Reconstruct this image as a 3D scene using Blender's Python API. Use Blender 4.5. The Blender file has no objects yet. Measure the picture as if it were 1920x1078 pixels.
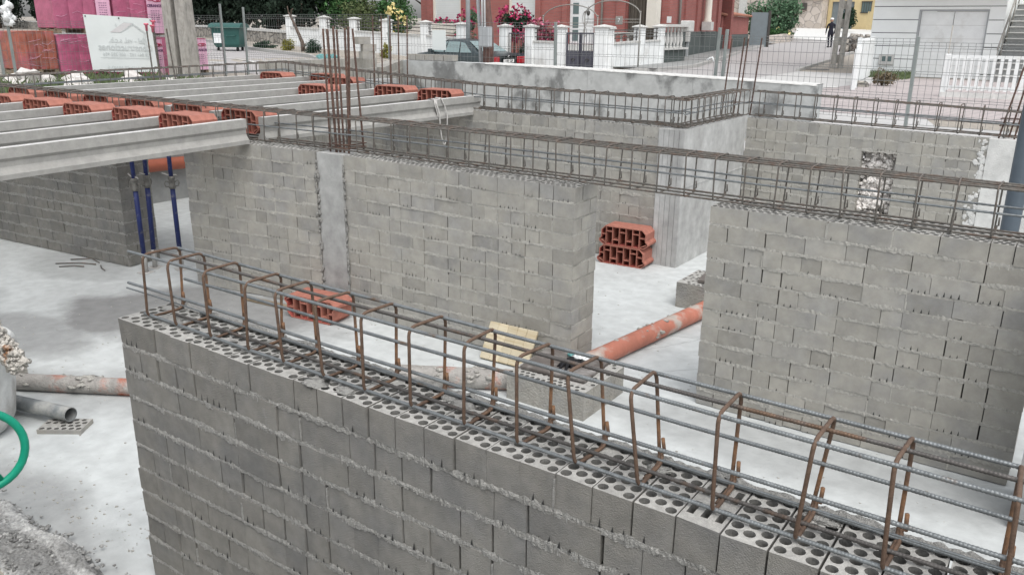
import bpy, math, random
from math import sin, cos, pi, radians, sqrt, atan2, tan
from mathutils import Vector, Matrix, noise
R = random.Random(7)
for s in list(bpy.data.scenes): scene = s
scene = bpy.context.scene
COL = scene.collection
# ------------------------------------------------------------------ helpers
def lin(c): return c/12.92 if c <= .04045 else ((c+.055)/1.055)**2.4
def nz(x, y=0, z=0): return noise.noise(Vector((x, y, z)))
class MB:
    def __init__(s): s.v=[]; s.f=[]; s.m=[]; s.t=[]; s.sm=[]
    def add(s, vs, fs, mi=0, tint=.5, smooth=False):
        o=len(s.v); s.v.extend(vs)
        for f in fs: s.f.append([i+o for i in f]); s.m.append(mi); s.t.append(tint); s.sm.append(smooth)
    def quad(s,a,b,c,d,mi=0,tint=.5): s.add([a,b,c,d],[(0,1,2,3)],mi,tint)
    def box(s,x0,y0,z0,x1,y1,z1,mi=0,tint=.5,M=None):
        vs=[(x0,y0,z0),(x1,y0,z0),(x1,y1,z0),(x0,y1,z0),(x0,y0,z1),(x1,y0,z1),(x1,y1,z1),(x0,y1,z1)]
        if M is not None: vs=[tuple(M@Vector(q)) for q in vs]
        s.add(vs,[(0,3,2,1),(4,5,6,7),(0,1,5,4),(1,2,6,5),(2,3,7,6),(3,0,4,7)],mi,tint)
    def cbox(s,x0,y0,z0,x1,y1,z1,c=.01,mi=0,tint=.5,M=None):
        """box with chamfered edges"""
        c=min(c,(x1-x0)*.45,(y1-y0)*.45,(z1-z0)*.45)
        vs=[];idx={}
        for ix,(X,sx) in enumerate(((x0,1),(x1,-1))):
            for iy,(Y,sy) in enumerate(((y0,1),(y1,-1))):
                for iz,(Z,sz) in enumerate(((z0,1),(z1,-1))):
                    for a in range(3):
                        p=[X+sx*c,Y+sy*c,Z+sz*c]; p[a]=(X,Y,Z)[a]
                        idx[(ix,iy,iz,a)]=len(vs); vs.append(tuple(p))
        if M is not None: vs=[tuple(M@Vector(q)) for q in vs]
        g=lambda *k: idx[k]; fs=[]
        for i in (0,1):
            F=[g(i,0,0,0),g(i,1,0,0),g(i,1,1,0),g(i,0,1,0)]; fs.append(F if i else F[::-1])
            F=[g(0,i,0,1),g(1,i,0,1),g(1,i,1,1),g(0,i,1,1)]; fs.append(F[::-1] if i else F)
            F=[g(0,0,i,2),g(1,0,i,2),g(1,1,i,2),g(0,1,i,2)]; fs.append(F if i else F[::-1])
        for i in (0,1):
            for j in (0,1):
                fs.append([g(i,j,0,0),g(i,j,1,0),g(i,j,1,1),g(i,j,0,1)])
                fs.append([g(i,0,j,0),g(i,1,j,0),g(i,1,j,2),g(i,0,j,2)])
                fs.append([g(0,i,j,1),g(1,i,j,1),g(1,i,j,2),g(0,i,j,2)])
                for k in (0,1): fs.append([g(i,j,k,0),g(i,j,k,1),g(i,j,k,2)])
        s.add(vs,fs,mi,tint)
    def prism(s,poly,y0,y1,mi=0,tint=.5,M=None,caps=True,smooth=False):
        """poly = [(x,z)], extruded along y"""
        n=len(poly); vs=[(x,y0,z) for x,z in poly]+[(x,y1,z) for x,z in poly]
        if M is not None: vs=[tuple(M@Vector(q)) for q in vs]
        fs=[(i,(i+1)%n,n+(i+1)%n,n+i) for i in range(n)]
        if caps: fs+= [tuple(range(n-1,-1,-1)), tuple(range(n,2*n))]
        s.add(vs,fs,mi,tint,smooth)
    def tube(s,path,r,seg=8,mi=0,tint=.5,caps=True,smooth=True,closed=False,rf=None):
        P=[Vector(p) for p in path]; n=len(P); vs=[]; up=None
        for i in range(n):
            if closed: d=P[(i+1)%n]-P[i-1]
            else: d=P[min(i+1,n-1)]-P[max(i-1,0)]
            d.normalize()
            if up is None:
                up=Vector((0,0,1)) if abs(d.z)<.9 else Vector((1,0,0))
            a=up-d*up.dot(d)
            if a.length<1e-5: a=Vector((1,0,0))-d*d.x
            a.normalize(); b=d.cross(a); up=a
            rr=(r[i] if isinstance(r,(list,tuple)) else r)*(rf(i) if rf else 1)
            for k in range(seg):
                t=2*pi*k/seg; vs.append(tuple(P[i]+a*(cos(t)*rr)+b*(sin(t)*rr)))
        fs=[]; last=n if closed else n-1
        for i in range(last):
            j=(i+1)%n
            for k in range(seg):
                k2=(k+1)%seg; fs.append((i*seg+k,i*seg+k2,j*seg+k2,j*seg+k))
        if caps and not closed: fs+= [tuple(range(seg-1,-1,-1)), tuple(range((n-1)*seg,n*seg))]
        s.add(vs,fs,mi,tint,smooth)
    def cyl(s,a,b,r,seg=12,mi=0,tint=.5,r2=None): s.tube([a,b],[r,r if r2 is None else r2],seg,mi,tint)
    def pipe(s,a,b,r,th=.006,seg=20,mi=0,tint=.5,n=1):
        """hollow pipe"""
        a=Vector(a);b=Vector(b)
        pts=[a.lerp(b,i/n) for i in range(n+1)]
        s.tube(pts,r,seg,mi,tint,caps=False)
        s.tube(pts,r-th,seg,mi,tint*.5,caps=False)
        d=(b-a).normalized(); u=d.orthogonal().normalized(); w=d.cross(u)
        for e in (a,b):
            vs=[];fs=[]
            for k in range(seg):
                t=2*pi*k/seg; q=u*cos(t)+w*sin(t); vs+= [tuple(e+q*r),tuple(e+q*(r-th))]
            for k in range(seg):
                k2=(k+1)%seg; fs.append((2*k,2*k2,2*k2+1,2*k+1))
            s.add(vs,fs,mi,tint)
    def lathe(s,prof,seg=20,mi=0,tint=.5,M=None,smooth=True):
        n=len(prof); vs=[]
        for i in range(seg):
            a=2*pi*i/seg
            for r,z in prof: vs.append((r*cos(a),r*sin(a),z))
        if M is not None: vs=[tuple(M@Vector(q)) for q in vs]
        fs=[]
        for i in range(seg):
            j=(i+1)%seg
            for k in range(n-1): fs.append((i*n+k,j*n+k,j*n+k+1,i*n+k+1))
        s.add(vs,fs,mi,tint,smooth)
    def blob(s,c,r,seed=0,rough=.3,mi=0,tint=.5,sub=6,sq=(1,1,1),fr=2.,smooth=True):
        vs=[];fs=[]; nu=sub*2; nv=sub
        for j in range(nv+1):
            th=pi*j/nv
            for i in range(nu):
                ph=2*pi*i/nu; d=Vector((sin(th)*cos(ph),sin(th)*sin(ph),cos(th)))
                k=1+rough*nz(d.x*fr+seed,d.y*fr-seed*.7,d.z*fr+seed*1.3)*1.6
                vs.append((c[0]+d.x*r*k*sq[0],c[1]+d.y*r*k*sq[1],c[2]+d.z*r*k*sq[2]))
        for j in range(nv):
            for i in range(nu):
                i2=(i+1)%nu; fs.append((j*nu+i,(j+1)*nu+i,(j+1)*nu+i2,j*nu+i2))
        s.add(vs,fs,mi,tint,smooth)
    def build(s,name,mats,parent=None,local=False,bevel=0):
        me=bpy.data.meshes.new(name)
        off=Vector((0,0,0))
        if parent is not None and not local:
            off=ORG[parent.name]
        me.from_pydata([(a-off.x,b-off.y,c-off.z) for a,b,c in s.v] if off.length else s.v,[],s.f)
        if not isinstance(mats,(list,tuple)): mats=[mats]
        for m in mats: me.materials.append(m)
        me.polygons.foreach_set('material_index',s.m)
        me.polygons.foreach_set('use_smooth',s.sm)
        at=me.attributes.new('tint','FLOAT','FACE'); at.data.foreach_set('value',s.t)
        me.update()
        o=bpy.data.objects.new(name,me); COL.objects.link(o)
        if parent is not None: o.parent=parent; ORG[o.name]=off.copy()
        else: ORG[o.name]=Vector((0,0,0))
        if bevel:
            b=o.modifiers.new('bevel','BEVEL'); b.width=bevel; b.segments=2; b.limit_method='ANGLE'
        return o
ORG={}
def tag(o,label=None,cat=None,group=None,kind=None):
    if label: o['label']=label
    if cat: o['category']=cat
    if group: o['group']=group
    if kind: o['kind']=kind
    return o
def thing(name,label,cat,loc=(0,0,0),rz=0,group=None):
    o=bpy.data.objects.new(name,None); o.empty_display_size=.1; COL.objects.link(o)
    o.location=loc; o.rotation_euler=(0,0,rz); ORG[o.name]=Vector(loc)
    return tag(o,label,cat,group)
def solo(mb,name,mats,label,cat,group=None,base=None):
    """a thing that is one mesh, origin at its base"""
    o=mb.build(name,mats)
    b=Vector(base) if base is not None else Vector(((min(v[0] for v in mb.v)+max(v[0] for v in mb.v))/2,(min(v[1] for v in mb.v)+max(v[1] for v in mb.v))/2,min(v[2] for v in mb.v)))
    o.data.transform(Matrix.Translation(-b)); o.location=b; ORG[o.name]=b
    return tag(o,label,cat,group)
def dup(root,loc,rz=None,label=None,group=None):
    r=root.copy(); COL.objects.link(r); r.location=loc
    if rz is not None: r.rotation_euler=(0,0,rz)
    if label: r['label']=label
    if group: r['group']=group
    for ch in root.children:
        c=ch.copy(); COL.objects.link(c); c.parent=r
        for g in ch.children:
            d=g.copy(); COL.objects.link(d); d.parent=c
    return r
def structure(mb,name,mats): return tag(mb.build(name,mats),kind='structure')
# ------------------------------------------------------------------ materials
def mat(name,col,rough=.8,var=.15,scale=6,bump=.2,bscale=60,metal=0,tint=.0,col2=None,mix2=.5,scale2=2,edge=.12,spec=.3,detail=6,streak=None,smear=None):
    m=bpy.data.materials.new(name); m.use_nodes=True; nt=m.node_tree; N=nt.nodes; L=nt.links
    b=N['Principled BSDF']; b.inputs['Roughness'].default_value=rough; b.inputs['Metallic'].default_value=metal
    b.inputs['Specular IOR Level'].default_value=spec
    tc=N.new('ShaderNodeTexCoord'); co=tc.outputs['Object']
    if streak:
        mp=N.new('ShaderNodeMapping'); mp.inputs['Scale'].default_value=streak; L.new(co,mp.inputs['Vector']); co2=mp.outputs['Vector']
    else: co2=co
    n1=N.new('ShaderNodeTexNoise'); n1.inputs['Scale'].default_value=scale; n1.inputs['Detail'].default_value=detail; n1.inputs['Roughness'].default_value=.65; L.new(co,n1.inputs['Vector'])
    mr=N.new('ShaderNodeMapRange'); mr.inputs['From Min'].default_value=.3; mr.inputs['From Max'].default_value=.7
    mr.inputs['To Min'].default_value=1-var; mr.inputs['To Max'].default_value=1+var; L.new(n1.outputs['Fac'],mr.inputs['Value'])
    fac=mr.outputs['Result']
    if tint:
        a=N.new('ShaderNodeAttribute'); a.attribute_name='tint'
        m2=N.new('ShaderNodeMapRange'); m2.inputs['To Min'].default_value=1-tint; m2.inputs['To Max'].default_value=1+tint; L.new(a.outputs['Fac'],m2.inputs['Value'])
        mu=N.new('ShaderNodeMath'); mu.operation='MULTIPLY'; L.new(fac,mu.inputs[0]); L.new(m2.outputs['Result'],mu.inputs[1]); fac=mu.outputs[0]
    if col2 is not None:
        n2=N.new('ShaderNodeTexNoise'); n2.inputs['Scale'].default_value=scale2; n2.inputs['Detail'].default_value=8; n2.inputs['Roughness'].default_value=.6; L.new(co2,n2.inputs['Vector'])
        r2=N.new('ShaderNodeMapRange'); r2.inputs['From Min'].default_value=mix2-edge; r2.inputs['From Max'].default_value=mix2+edge; L.new(n2.outputs['Fac'],r2.inputs['Value'])
        mx=N.new('ShaderNodeMix'); mx.data_type='RGBA'; mx.inputs['A'].default_value=(*col,1); mx.inputs['B'].default_value=(*col2,1); L.new(r2.outputs['Result'],mx.inputs['Factor']); base=mx.outputs['Result']
    else:
        rg=N.new('ShaderNodeRGB'); rg.outputs[0].default_value=(*col,1); base=rg.outputs[0]
    if smear:
        c3,sc3,t3=smear
        mp3=N.new('ShaderNodeMapping'); mp3.inputs['Scale'].default_value=(1,1,.55); L.new(co,mp3.inputs['Vector'])
        n4=N.new('ShaderNodeTexNoise'); n4.inputs['Scale'].default_value=sc3; n4.inputs['Detail'].default_value=10; n4.inputs['Roughness'].default_value=.7; L.new(mp3.outputs['Vector'],n4.inputs['Vector'])
        r4=N.new('ShaderNodeMapRange'); r4.inputs['From Min'].default_value=t3; r4.inputs['From Max'].default_value=t3+.12; r4.inputs['To Max'].default_value=.75; L.new(n4.outputs['Fac'],r4.inputs['Value'])
        m4=N.new('ShaderNodeMix'); m4.data_type='RGBA'; L.new(base,m4.inputs['A']); m4.inputs['B'].default_value=(*c3,1); L.new(r4.outputs['Result'],m4.inputs['Factor']); base=m4.outputs['Result']
    vm=N.new('ShaderNodeVectorMath'); vm.operation='SCALE'; L.new(base,vm.inputs[0]); L.new(fac,vm.inputs['Scale']); L.new(vm.outputs[0],b.inputs['Base Color'])
    if bump:
        n3=N.new('ShaderNodeTexNoise'); n3.inputs['Scale'].default_value=bscale; n3.inputs['Detail'].default_value=5; L.new(co,n3.inputs['Vector'])
        bp=N.new('ShaderNodeBump'); bp.inputs['Strength'].default_value=bump; bp.inputs['Distance'].default_value=.02; L.new(n3.outputs['Fac'],bp.inputs['Height']); L.new(bp.outputs[0],b.inputs['Normal'])
    m['_b']=1
    return m
def glass(name,col,rough=.08):
    m=bpy.data.materials.new(name); m.use_nodes=True; b=m.node_tree.nodes['Principled BSDF']
    b.inputs['Base Color'].default_value=(*col,1); b.inputs['Roughness'].default_value=rough; b.inputs['Specular IOR Level'].default_value=.8
    return m
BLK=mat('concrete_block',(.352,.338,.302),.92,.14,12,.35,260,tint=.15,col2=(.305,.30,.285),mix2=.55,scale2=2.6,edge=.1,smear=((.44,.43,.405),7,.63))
BLKN=mat('shaded_grey_block',(.234,.226,.205),.92,.17,14,.5,240,tint=.13,col2=(.195,.193,.185),mix2=.55,scale2=3.2,edge=.1,smear=((.31,.305,.29),9,.62))  # darker copy of the block colour, with shade painted in
BLKTOP=mat('concrete_block_top',(.385,.378,.355),.92,.22,40,.4,200,tint=.16)
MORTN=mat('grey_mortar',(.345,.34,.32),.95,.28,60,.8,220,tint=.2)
HOLE=mat('block_hole_shade',(.17,.167,.156),.95,.2,30,.3)  # hole walls coloured dark to stand in for the shade inside
MORT=mat('rough_mortar',(.45,.437,.40),.95,.22,60,.7,220,tint=.2)
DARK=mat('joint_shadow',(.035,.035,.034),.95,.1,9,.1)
SLAB=None
CONC=mat('cast_concrete',(.36,.365,.36),.85,.12,3,.15,90,col2=(.26,.265,.26),mix2=.52,scale2=2.6,edge=.14)
CONCP=mat('pier_concrete',(.47,.475,.465),.85,.2,7,.12,90,col2=(.36,.36,.35),mix2=.5,scale2=1.6,edge=.12,streak=(1.6,1.6,.5))
CONCF=mat('stained_foundation',(.44,.455,.45),.85,.16,5,.15,60,col2=(.20,.207,.205),mix2=.56,scale2=1.7,edge=.05,streak=(1,1,.8))
LEDGE=mat('pale_mortar_cap',(.60,.60,.58),.9,.15,8,.3,80)
BEAM=mat('prestressed_concrete',(.33,.325,.305),.8,.14,12,.2,160,col2=(.29,.285,.27),mix2=.55,scale2=4)
CLAY=mat('red_clay',(.355,.145,.108),.8,.22,14,.12,150,tint=.25)
CLAYIN=mat('red_clay_inside',(.36,.085,.07),.85,.15,14,.1,150)
STEEL=mat('reinforcing_steel',(.20,.215,.22),.45,.25,30,.15,220,metal=.5,col2=(.17,.12,.085),mix2=.66,scale2=9,edge=.05)
STEELD=mat('dark_reinforcing_steel',(.115,.108,.102),.55,.3,30,.15,220,metal=.45,col2=(.15,.10,.07),mix2=.58,scale2=7,edge=.06)
RUST=mat('rusty_steel',(.135,.09,.065),.7,.3,40,.25,200,metal=.25,col2=(.26,.145,.08),mix2=.58,scale2=7,edge=.08)
RUSTD=mat('dark_rusty_steel',(.145,.136,.122),.6,.3,40,.2,200,metal=.35,col2=(.15,.10,.075),mix2=.6,scale2=12)
PVCO=mat('orange_pvc',(.41,.155,.105),.5,.16,9,.06,60,col2=(.40,.35,.31),mix2=.56,scale2=4.2,edge=.06)
PVCC=mat('clean_orange_pvc',(.34,.105,.065),.45,.12,6,.06,60)
PVCO2=mat('orange_pvc_cemented',(.33,.315,.295),.9,.25,9,.6,70,col2=(.42,.14,.085),mix2=.56,scale2=3.0,edge=.06)
PVCG=mat('grey_pvc',(.105,.13,.155),.4,.12,5,.05,60)
PVCD=mat('dirty_grey_pvc',(.17,.185,.19),.5,.2,8,.1,60,col2=(.4,.4,.38),mix2=.6,scale2=7)
BLUE=mat('blue_prop_paint',(.022,.033,.125),.45,.25,15,.1,80,col2=(.2,.2,.22),mix2=.68,scale2=20)
WIRE=mat('fence_wire',(.20,.21,.207),.5,.1,10,0,metal=.4)
ZINC=mat('galvanised_steel',(.29,.32,.31),.45,.12,10,.05,60,metal=.5)
PALEM=mat('cement_splashed_steel',(.45,.44,.42),.7,.2,20,.2,90)
PLY=mat('pine_panel',(.54,.48,.35),.7,.12,3,.1,60,tint=.14,streak=(1,14,14),col2=(.41,.32,.18),mix2=.6,scale2=1.5)
FILM=mat('dark_ply_board',(.13,.115,.105),.6,.25,14,.15,80,col2=(.24,.23,.22),mix2=.6,scale2=7)
BLACK=mat('black_fabric',(.015,.015,.017),.9,.3,30,.4,120)
WPLAS=mat('white_plastic_scrap',(.75,.77,.77),.4,.1,10,.2,40)
GPLAS=mat('green_plastic',(.01,.27,.17),.35,.1,8,.05,50)
CRUST=mat('dried_mortar_crust',(.50,.475,.43),.95,.25,18,.7,60,col2=(.26,.12,.05),mix2=.62,scale2=7,edge=.05)
DRUM=mat('mixer_drum_paint',(.55,.56,.55),.6,.2,8,.2,50,col2=(.38,.37,.35),mix2=.6,scale2=5)
PINK=mat('pink_shrink_wrap',(.45,.115,.205),.28,.22,5,.35,22,tint=.35,spec=.6)
PINKL=mat('pale_pink_label',(.74,.44,.58),.35,.08,5,.1,22,spec=.5)
ORANGEB=mat('orange_brick_stack',(.36,.12,.085),.5,.3,6,.2,30,tint=.4,col2=(.40,.12,.16),mix2=.6,scale2=2)
INK=mat('dark_print',(.13,.05,.13),.6,.1)
INKR=mat('red_print',(.45,.02,.08),.6,.1)
SIGNW=mat('banner_white',(.70,.74,.73),.5,.03,3,.02)
FAINT=mat('faint_print',(.58,.615,.61),.6,.05)
FAINTR=mat('faint_roof_print',(.62,.61,.61),.6,.05)
WOODP=mat('pallet_wood',(.25,.2,.14),.85,.25,8,.2)
STONEW=mat('white_rubble',(.58,.555,.53),.9,.15,6,.4,20)
WHITE=mat('white_render',(.80,.82,.815),.85,.06,4,.12,60,col2=(.60,.60,.58),mix2=.64,scale2=1.2,edge=.08)
CREAM=mat('cream_render',(.68,.65,.58),.85,.06,4,.1,60)
COPING=mat('pale_stone_coping',(.55,.55,.53),.85,.12,9,.2,60)
REDB=None
PLINTH=mat('grey_plinth_stone',(.085,.102,.098),.75,.12,3,.1,40)
GATEM=mat('dark_gate_steel',(.075,.075,.095),.5,.15,8,.05)
IRON=mat('wrought_iron',(.06,.055,.05),.55,.2,20,.05)
PALEIRON=mat('grey_wrought_iron',(.26,.25,.23),.55,.2,20,.05)
GLASSD=glass('dark_glass',(.12,.17,.17))
GLASSC=glass('car_glass',(.20,.27,.27),.06)
CARP=mat('car_paint',(.05,.066,.07),.28,.05,3,0,metal=.35,spec=.6)
TYRE=mat('tyre_rubber',(.015,.015,.016),.9,.1,10,.1)
LAMPR=glass('tail_lamp_red',(.32,.012,.02),.15)
PLATE=mat('number_plate',(.75,.75,.74),.5,.03)
CHROME=mat('chrome',(.6,.6,.6),.2,.03,metal=1)
RUSTP=mat('rusty_post',(.105,.06,.052),.75,.3,6,.2,60,col2=(.17,.10,.08),mix2=.55,scale2=4,streak=(6,6,1))
POLEC=mat('weathered_pole_concrete',(.36,.345,.315),.9,.2,5,.3,50,col2=(.24,.23,.21),mix2=.58,scale2=4,streak=(4,4,1))
POLED=mat('pole_recess',(.17,.165,.155),.9,.2,5,.3,50)
GREYP=mat('grey_painted_post',(.38,.40,.41),.5,.08,6,.05)
BINM=mat('green_bin_plastic',(.03,.095,.085),.45,.12,5,.05)
SKYBLUE=mat('turquoise_sheeting',(.12,.30,.30),.3,.35,12,.4,18)
FOL=lambda n,c,t=.55,c2=None: mat(n,c,.7,.2,3,0,tint=t,col2=c2,mix2=.55,scale2=.9,spec=.15)
LEAFD=FOL('dark_conifer_foliage',(.016,.028,.018))
LEAFM=FOL('mid_green_foliage',(.05,.115,.04))
LEAFO=FOL('olive_foliage',(.09,.115,.05))
LEAFG=FOL('grey_green_foliage',(.085,.155,.09))
LEAFY=FOL('yellow_green_foliage',(.19,.18,.035))
LEAFB=FOL('deep_bush_foliage',(.02,.045,.026))
LEAFR=FOL('red_leaf_shrub',(.25,.075,.10))
FLOWR=FOL('crimson_petals',(.40,.045,.12),.5)
FLOWP=FOL('pink_petals',(.55,.16,.24),.35)
FLOWY=FOL('cream_petals',(.70,.60,.28),.25)
BARK=mat('bark',(.10,.075,.06),.95,.3,9,.5,40)
GRASSM=FOL('grass_blades',(.11,.145,.07),.4)
DRYM=FOL('dry_shrub',(.16,.13,.085),.4)
SKIN=mat('skin',(.45,.28,.2),.6,.05)
CLOTH=mat('dark_clothes',(.018,.018,.028),.9,.15)
HATW=mat('white_cap',(.75,.75,.73),.8,.03)
YELL=mat('yellow_render',(.54,.44,.25),.9,.08,2,.1)
SHUT=mat('pale_shutter',(.66,.69,.68),.6,.03,4,.02)
GREYDOOR=mat('slate_door',(.17,.20,.215),.6,.08,3,.03)
TILE=mat('roof_tile',(.36,.17,.12),.85,.2,6,.3,30)
GARAGE=mat('pale_grey_render',(.84,.865,.855),.9,.04,2,.06,60)
GROOVE=mat('shadow_groove',(.14,.145,.145),.9,.05)
def brickmat(name,c1,c2,mc,bw,bh,mo=.012):
    m=bpy.data.materials.new(name); m.use_nodes=True; nt=m.node_tree;N=nt.nodes;L=nt.links;b=N['Principled BSDF'];b.inputs['Roughness'].default_value=.85
    b.inputs['Specular IOR Level'].default_value=.2
    tc=N.new('ShaderNodeTexCoord'); sx=N.new('ShaderNodeSeparateXYZ'); L.new(tc.outputs['Object'],sx.inputs[0])
    ad=N.new('ShaderNodeMath'); L.new(sx.outputs['X'],ad.inputs[0]); L.new(sx.outputs['Y'],ad.inputs[1])
    cb=N.new('ShaderNodeCombineXYZ'); L.new(ad.outputs[0],cb.inputs['X']); L.new(sx.outputs['Z'],cb.inputs['Y'])
    br=N.new('ShaderNodeTexBrick'); L.new(cb.outputs[0],br.inputs['Vector']); br.inputs['Scale'].default_value=1; br.inputs['Brick Width'].default_value=bw; br.inputs['Row Height'].default_value=bh; br.inputs['Mortar Size'].default_value=mo
    br.inputs['Color1'].default_value=(*c1,1);br.inputs['Color2'].default_value=(*c2,1);br.inputs['Mortar'].default_value=(*mc,1)
    n=N.new('ShaderNodeTexNoise'); n.inputs['Scale'].default_value=1.3; L.new(tc.outputs['Object'],n.inputs['Vector'])
    mr=N.new('ShaderNodeMapRange'); mr.inputs['To Min'].default_value=.8; mr.inputs['To Max'].default_value=1.2; L.new(n.outputs['Fac'],mr.inputs['Value'])
    vm=N.new('ShaderNodeVectorMath'); vm.operation='SCALE'; L.new(br.outputs['Color'],vm.inputs[0]); L.new(mr.outputs[0],vm.inputs['Scale']); L.new(vm.outputs[0],b.inputs['Base Color'])
    bp=N.new('ShaderNodeBump'); bp.inputs['Strength'].default_value=.4; bp.inputs['Distance'].default_value=.01; bp.invert=True; L.new(br.outputs['Fac'],bp.inputs['Height']); L.new(bp.outputs[0],b.inputs['Normal'])
    return m
REDB=brickmat('red_facing_brick',(.40,.135,.118),(.34,.108,.094),(.27,.155,.14),.24,.065)
def stonemat(name,c1,c2,gap,sc,w=.06):
    m=bpy.data.materials.new(name); m.use_nodes=True; nt=m.node_tree;N=nt.nodes;L=nt.links;b=N['Principled BSDF'];b.inputs['Roughness'].default_value=.9
    tc=N.new('ShaderNodeTexCoord')
    v=N.new('ShaderNodeTexVoronoi'); v.feature='DISTANCE_TO_EDGE'; v.inputs['Scale'].default_value=sc; L.new(tc.outputs['Object'],v.inputs['Vector'])
    v2=N.new('ShaderNodeTexVoronoi'); v2.inputs['Scale'].default_value=sc; L.new(tc.outputs['Object'],v2.inputs['Vector'])
    sp=N.new('ShaderNodeSeparateXYZ'); L.new(v2.outputs['Color'],sp.inputs[0])
    mx=N.new('ShaderNodeMix'); mx.data_type='RGBA'; mx.inputs['A'].default_value=(*c1,1); mx.inputs['B'].default_value=(*c2,1); L.new(sp.outputs['X'],mx.inputs['Factor'])
    r=N.new('ShaderNodeMapRange'); r.inputs['From Min'].default_value=0; r.inputs['From Max'].default_value=w; L.new(v.outputs['Distance'],r.inputs['Value'])
    m2=N.new('ShaderNodeMix'); m2.data_type='RGBA'; m2.inputs['A'].default_value=(*gap,1); L.new(mx.outputs['Result'],m2.inputs['B']); L.new(r.outputs[0],m2.inputs['Factor']); L.new(m2.outputs['Result'],b.inputs['Base Color'])
    bp=N.new('ShaderNodeBump'); bp.inputs['Strength'].default_value=.6; bp.inputs['Distance'].default_value=.05; L.new(r.outputs[0],bp.inputs['Height']); L.new(bp.outputs[0],b.inputs['Normal'])
    return m
RUBBLE=stonemat('rubble_stone',(.40,.375,.33),(.27,.25,.22),(.09,.085,.08),3.0,.12)
RUBBLEP=stonemat('pale_rubble_stone',(.56,.50,.45),(.42,.37,.32),(.27,.25,.23),1.6,.05)
def groundmat(name,base,dark,patches=(),bump=.15,bscale=40,var=.08,fine=25,wet=None):
    """patches: list of (x,y,rx,ry,amount) stains in world xy, ragged edges"""
    m=bpy.data.materials.new(name); m.use_nodes=True; nt=m.node_tree;N=nt.nodes;L=nt.links;b=N['Principled BSDF'];b.inputs['Roughness'].default_value=.85
    b.inputs['Specular IOR Level'].default_value=.25
    ge=N.new('ShaderNodeNewGeometry'); P=ge.outputs['Position']
    n1=N.new('ShaderNodeTexNoise'); n1.inputs['Scale'].default_value=1.1; n1.inputs['Detail'].default_value=9; n1.inputs['Roughness'].default_value=.62; L.new(P,n1.inputs['Vector'])
    n2=N.new('ShaderNodeTexNoise'); n2.inputs['Scale'].default_value=fine; n2.inputs['Detail'].default_value=6; L.new(P,n2.inputs['Vector'])
    acc=N.new('ShaderNodeMapRange'); acc.inputs['From Min'].default_value=.48; acc.inputs['From Max'].default_value=.78; acc.inputs['To Max'].default_value=.26; L.new(n1.outputs['Fac'],acc.inputs['Value']); f=acc.outputs[0]
    for (x,y,rx,ry,am) in patches:
        s=N.new('ShaderNodeVectorMath'); s.operation='SUBTRACT'; s.inputs[1].default_value=(x,y,0); L.new(P,s.inputs[0])
        d=N.new('ShaderNodeVectorMath'); d.operation='MULTIPLY'; d.inputs[1].default_value=(1/rx,1/ry,0); L.new(s.outputs[0],d.inputs[0])
        l=N.new('ShaderNodeVectorMath'); l.operation='LENGTH'; L.new(d.outputs[0],l.inputs[0])
        a=N.new('ShaderNodeMath'); a.operation='MULTIPLY_ADD'; a.inputs[1].default_value=1.6; L.new(n1.outputs['Fac'],a.inputs[0]); L.new(l.outputs['Value'],a.inputs[2])
        r=N.new('ShaderNodeMapRange'); r.inputs['From Min'].default_value=1.95; r.inputs['From Max'].default_value=1.5; r.inputs['To Min'].default_value=0; r.inputs['To Max'].default_value=am; L.new(a.outputs[0],r.inputs['Value'])
        mxm=N.new('ShaderNodeMath'); mxm.operation='MAXIMUM'; L.new(f,mxm.inputs[0]); L.new(r.outputs[0],mxm.inputs[1]); f=mxm.outputs[0]
    mx=N.new('ShaderNodeMix'); mx.data_type='RGBA'; mx.inputs['A'].default_value=(*base,1); mx.inputs['B'].default_value=(*dark,1); L.new(f,mx.inputs['Factor'])
    mr=N.new('ShaderNodeMapRange'); mr.inputs['From Min'].default_value=.3; mr.inputs['From Max'].default_value=.7; mr.inputs['To Min'].default_value=1-var; mr.inputs['To Max'].default_value=1+var; L.new(n2.outputs['Fac'],mr.inputs['Value'])
    vm=N.new('ShaderNodeVectorMath'); vm.operation='SCALE'; L.new(mx.outputs['Result'],vm.inputs[0]); L.new(mr.outputs[0],vm.inputs['Scale']); L.new(vm.outputs[0],b.inputs['Base Color'])
    n3=N.new('ShaderNodeTexNoise'); n3.inputs['Scale'].default_value=bscale; n3.inputs['Detail'].default_value=6; L.new(P,n3.inputs['Vector'])
    bp=N.new('ShaderNodeBump'); bp.inputs['Strength'].default_value=bump; bp.inputs['Distance'].default_value=.02; L.new(n3.outputs['Fac'],bp.inputs['Height']); L.new(bp.outputs[0],b.inputs['Normal'])
    return m
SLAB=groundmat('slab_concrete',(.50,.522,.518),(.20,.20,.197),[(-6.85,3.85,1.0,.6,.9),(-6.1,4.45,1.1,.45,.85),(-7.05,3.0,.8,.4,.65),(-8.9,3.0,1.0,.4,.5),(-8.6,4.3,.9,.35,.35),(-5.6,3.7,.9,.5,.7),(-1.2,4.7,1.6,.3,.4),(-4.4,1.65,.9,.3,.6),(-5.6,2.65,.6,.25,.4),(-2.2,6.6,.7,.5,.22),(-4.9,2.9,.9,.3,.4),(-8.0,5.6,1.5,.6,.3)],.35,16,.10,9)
EARTH=groundmat('bare_earth',(.33,.30,.26),(.2,.19,.165),(),.5,20,.2,12)
ROADM=groundmat('road_surface',(.37,.355,.35),(.30,.29,.285),(),.15,60,.08,30)
WALKM=groundmat('pavement_concrete',(.27,.275,.27),(.20,.205,.2),(),.15,60,.1,20)
KERBM=groundmat('kerb_concrete',(.40,.395,.38),(.3,.295,.28),(),.15,60,.1,20)
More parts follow.
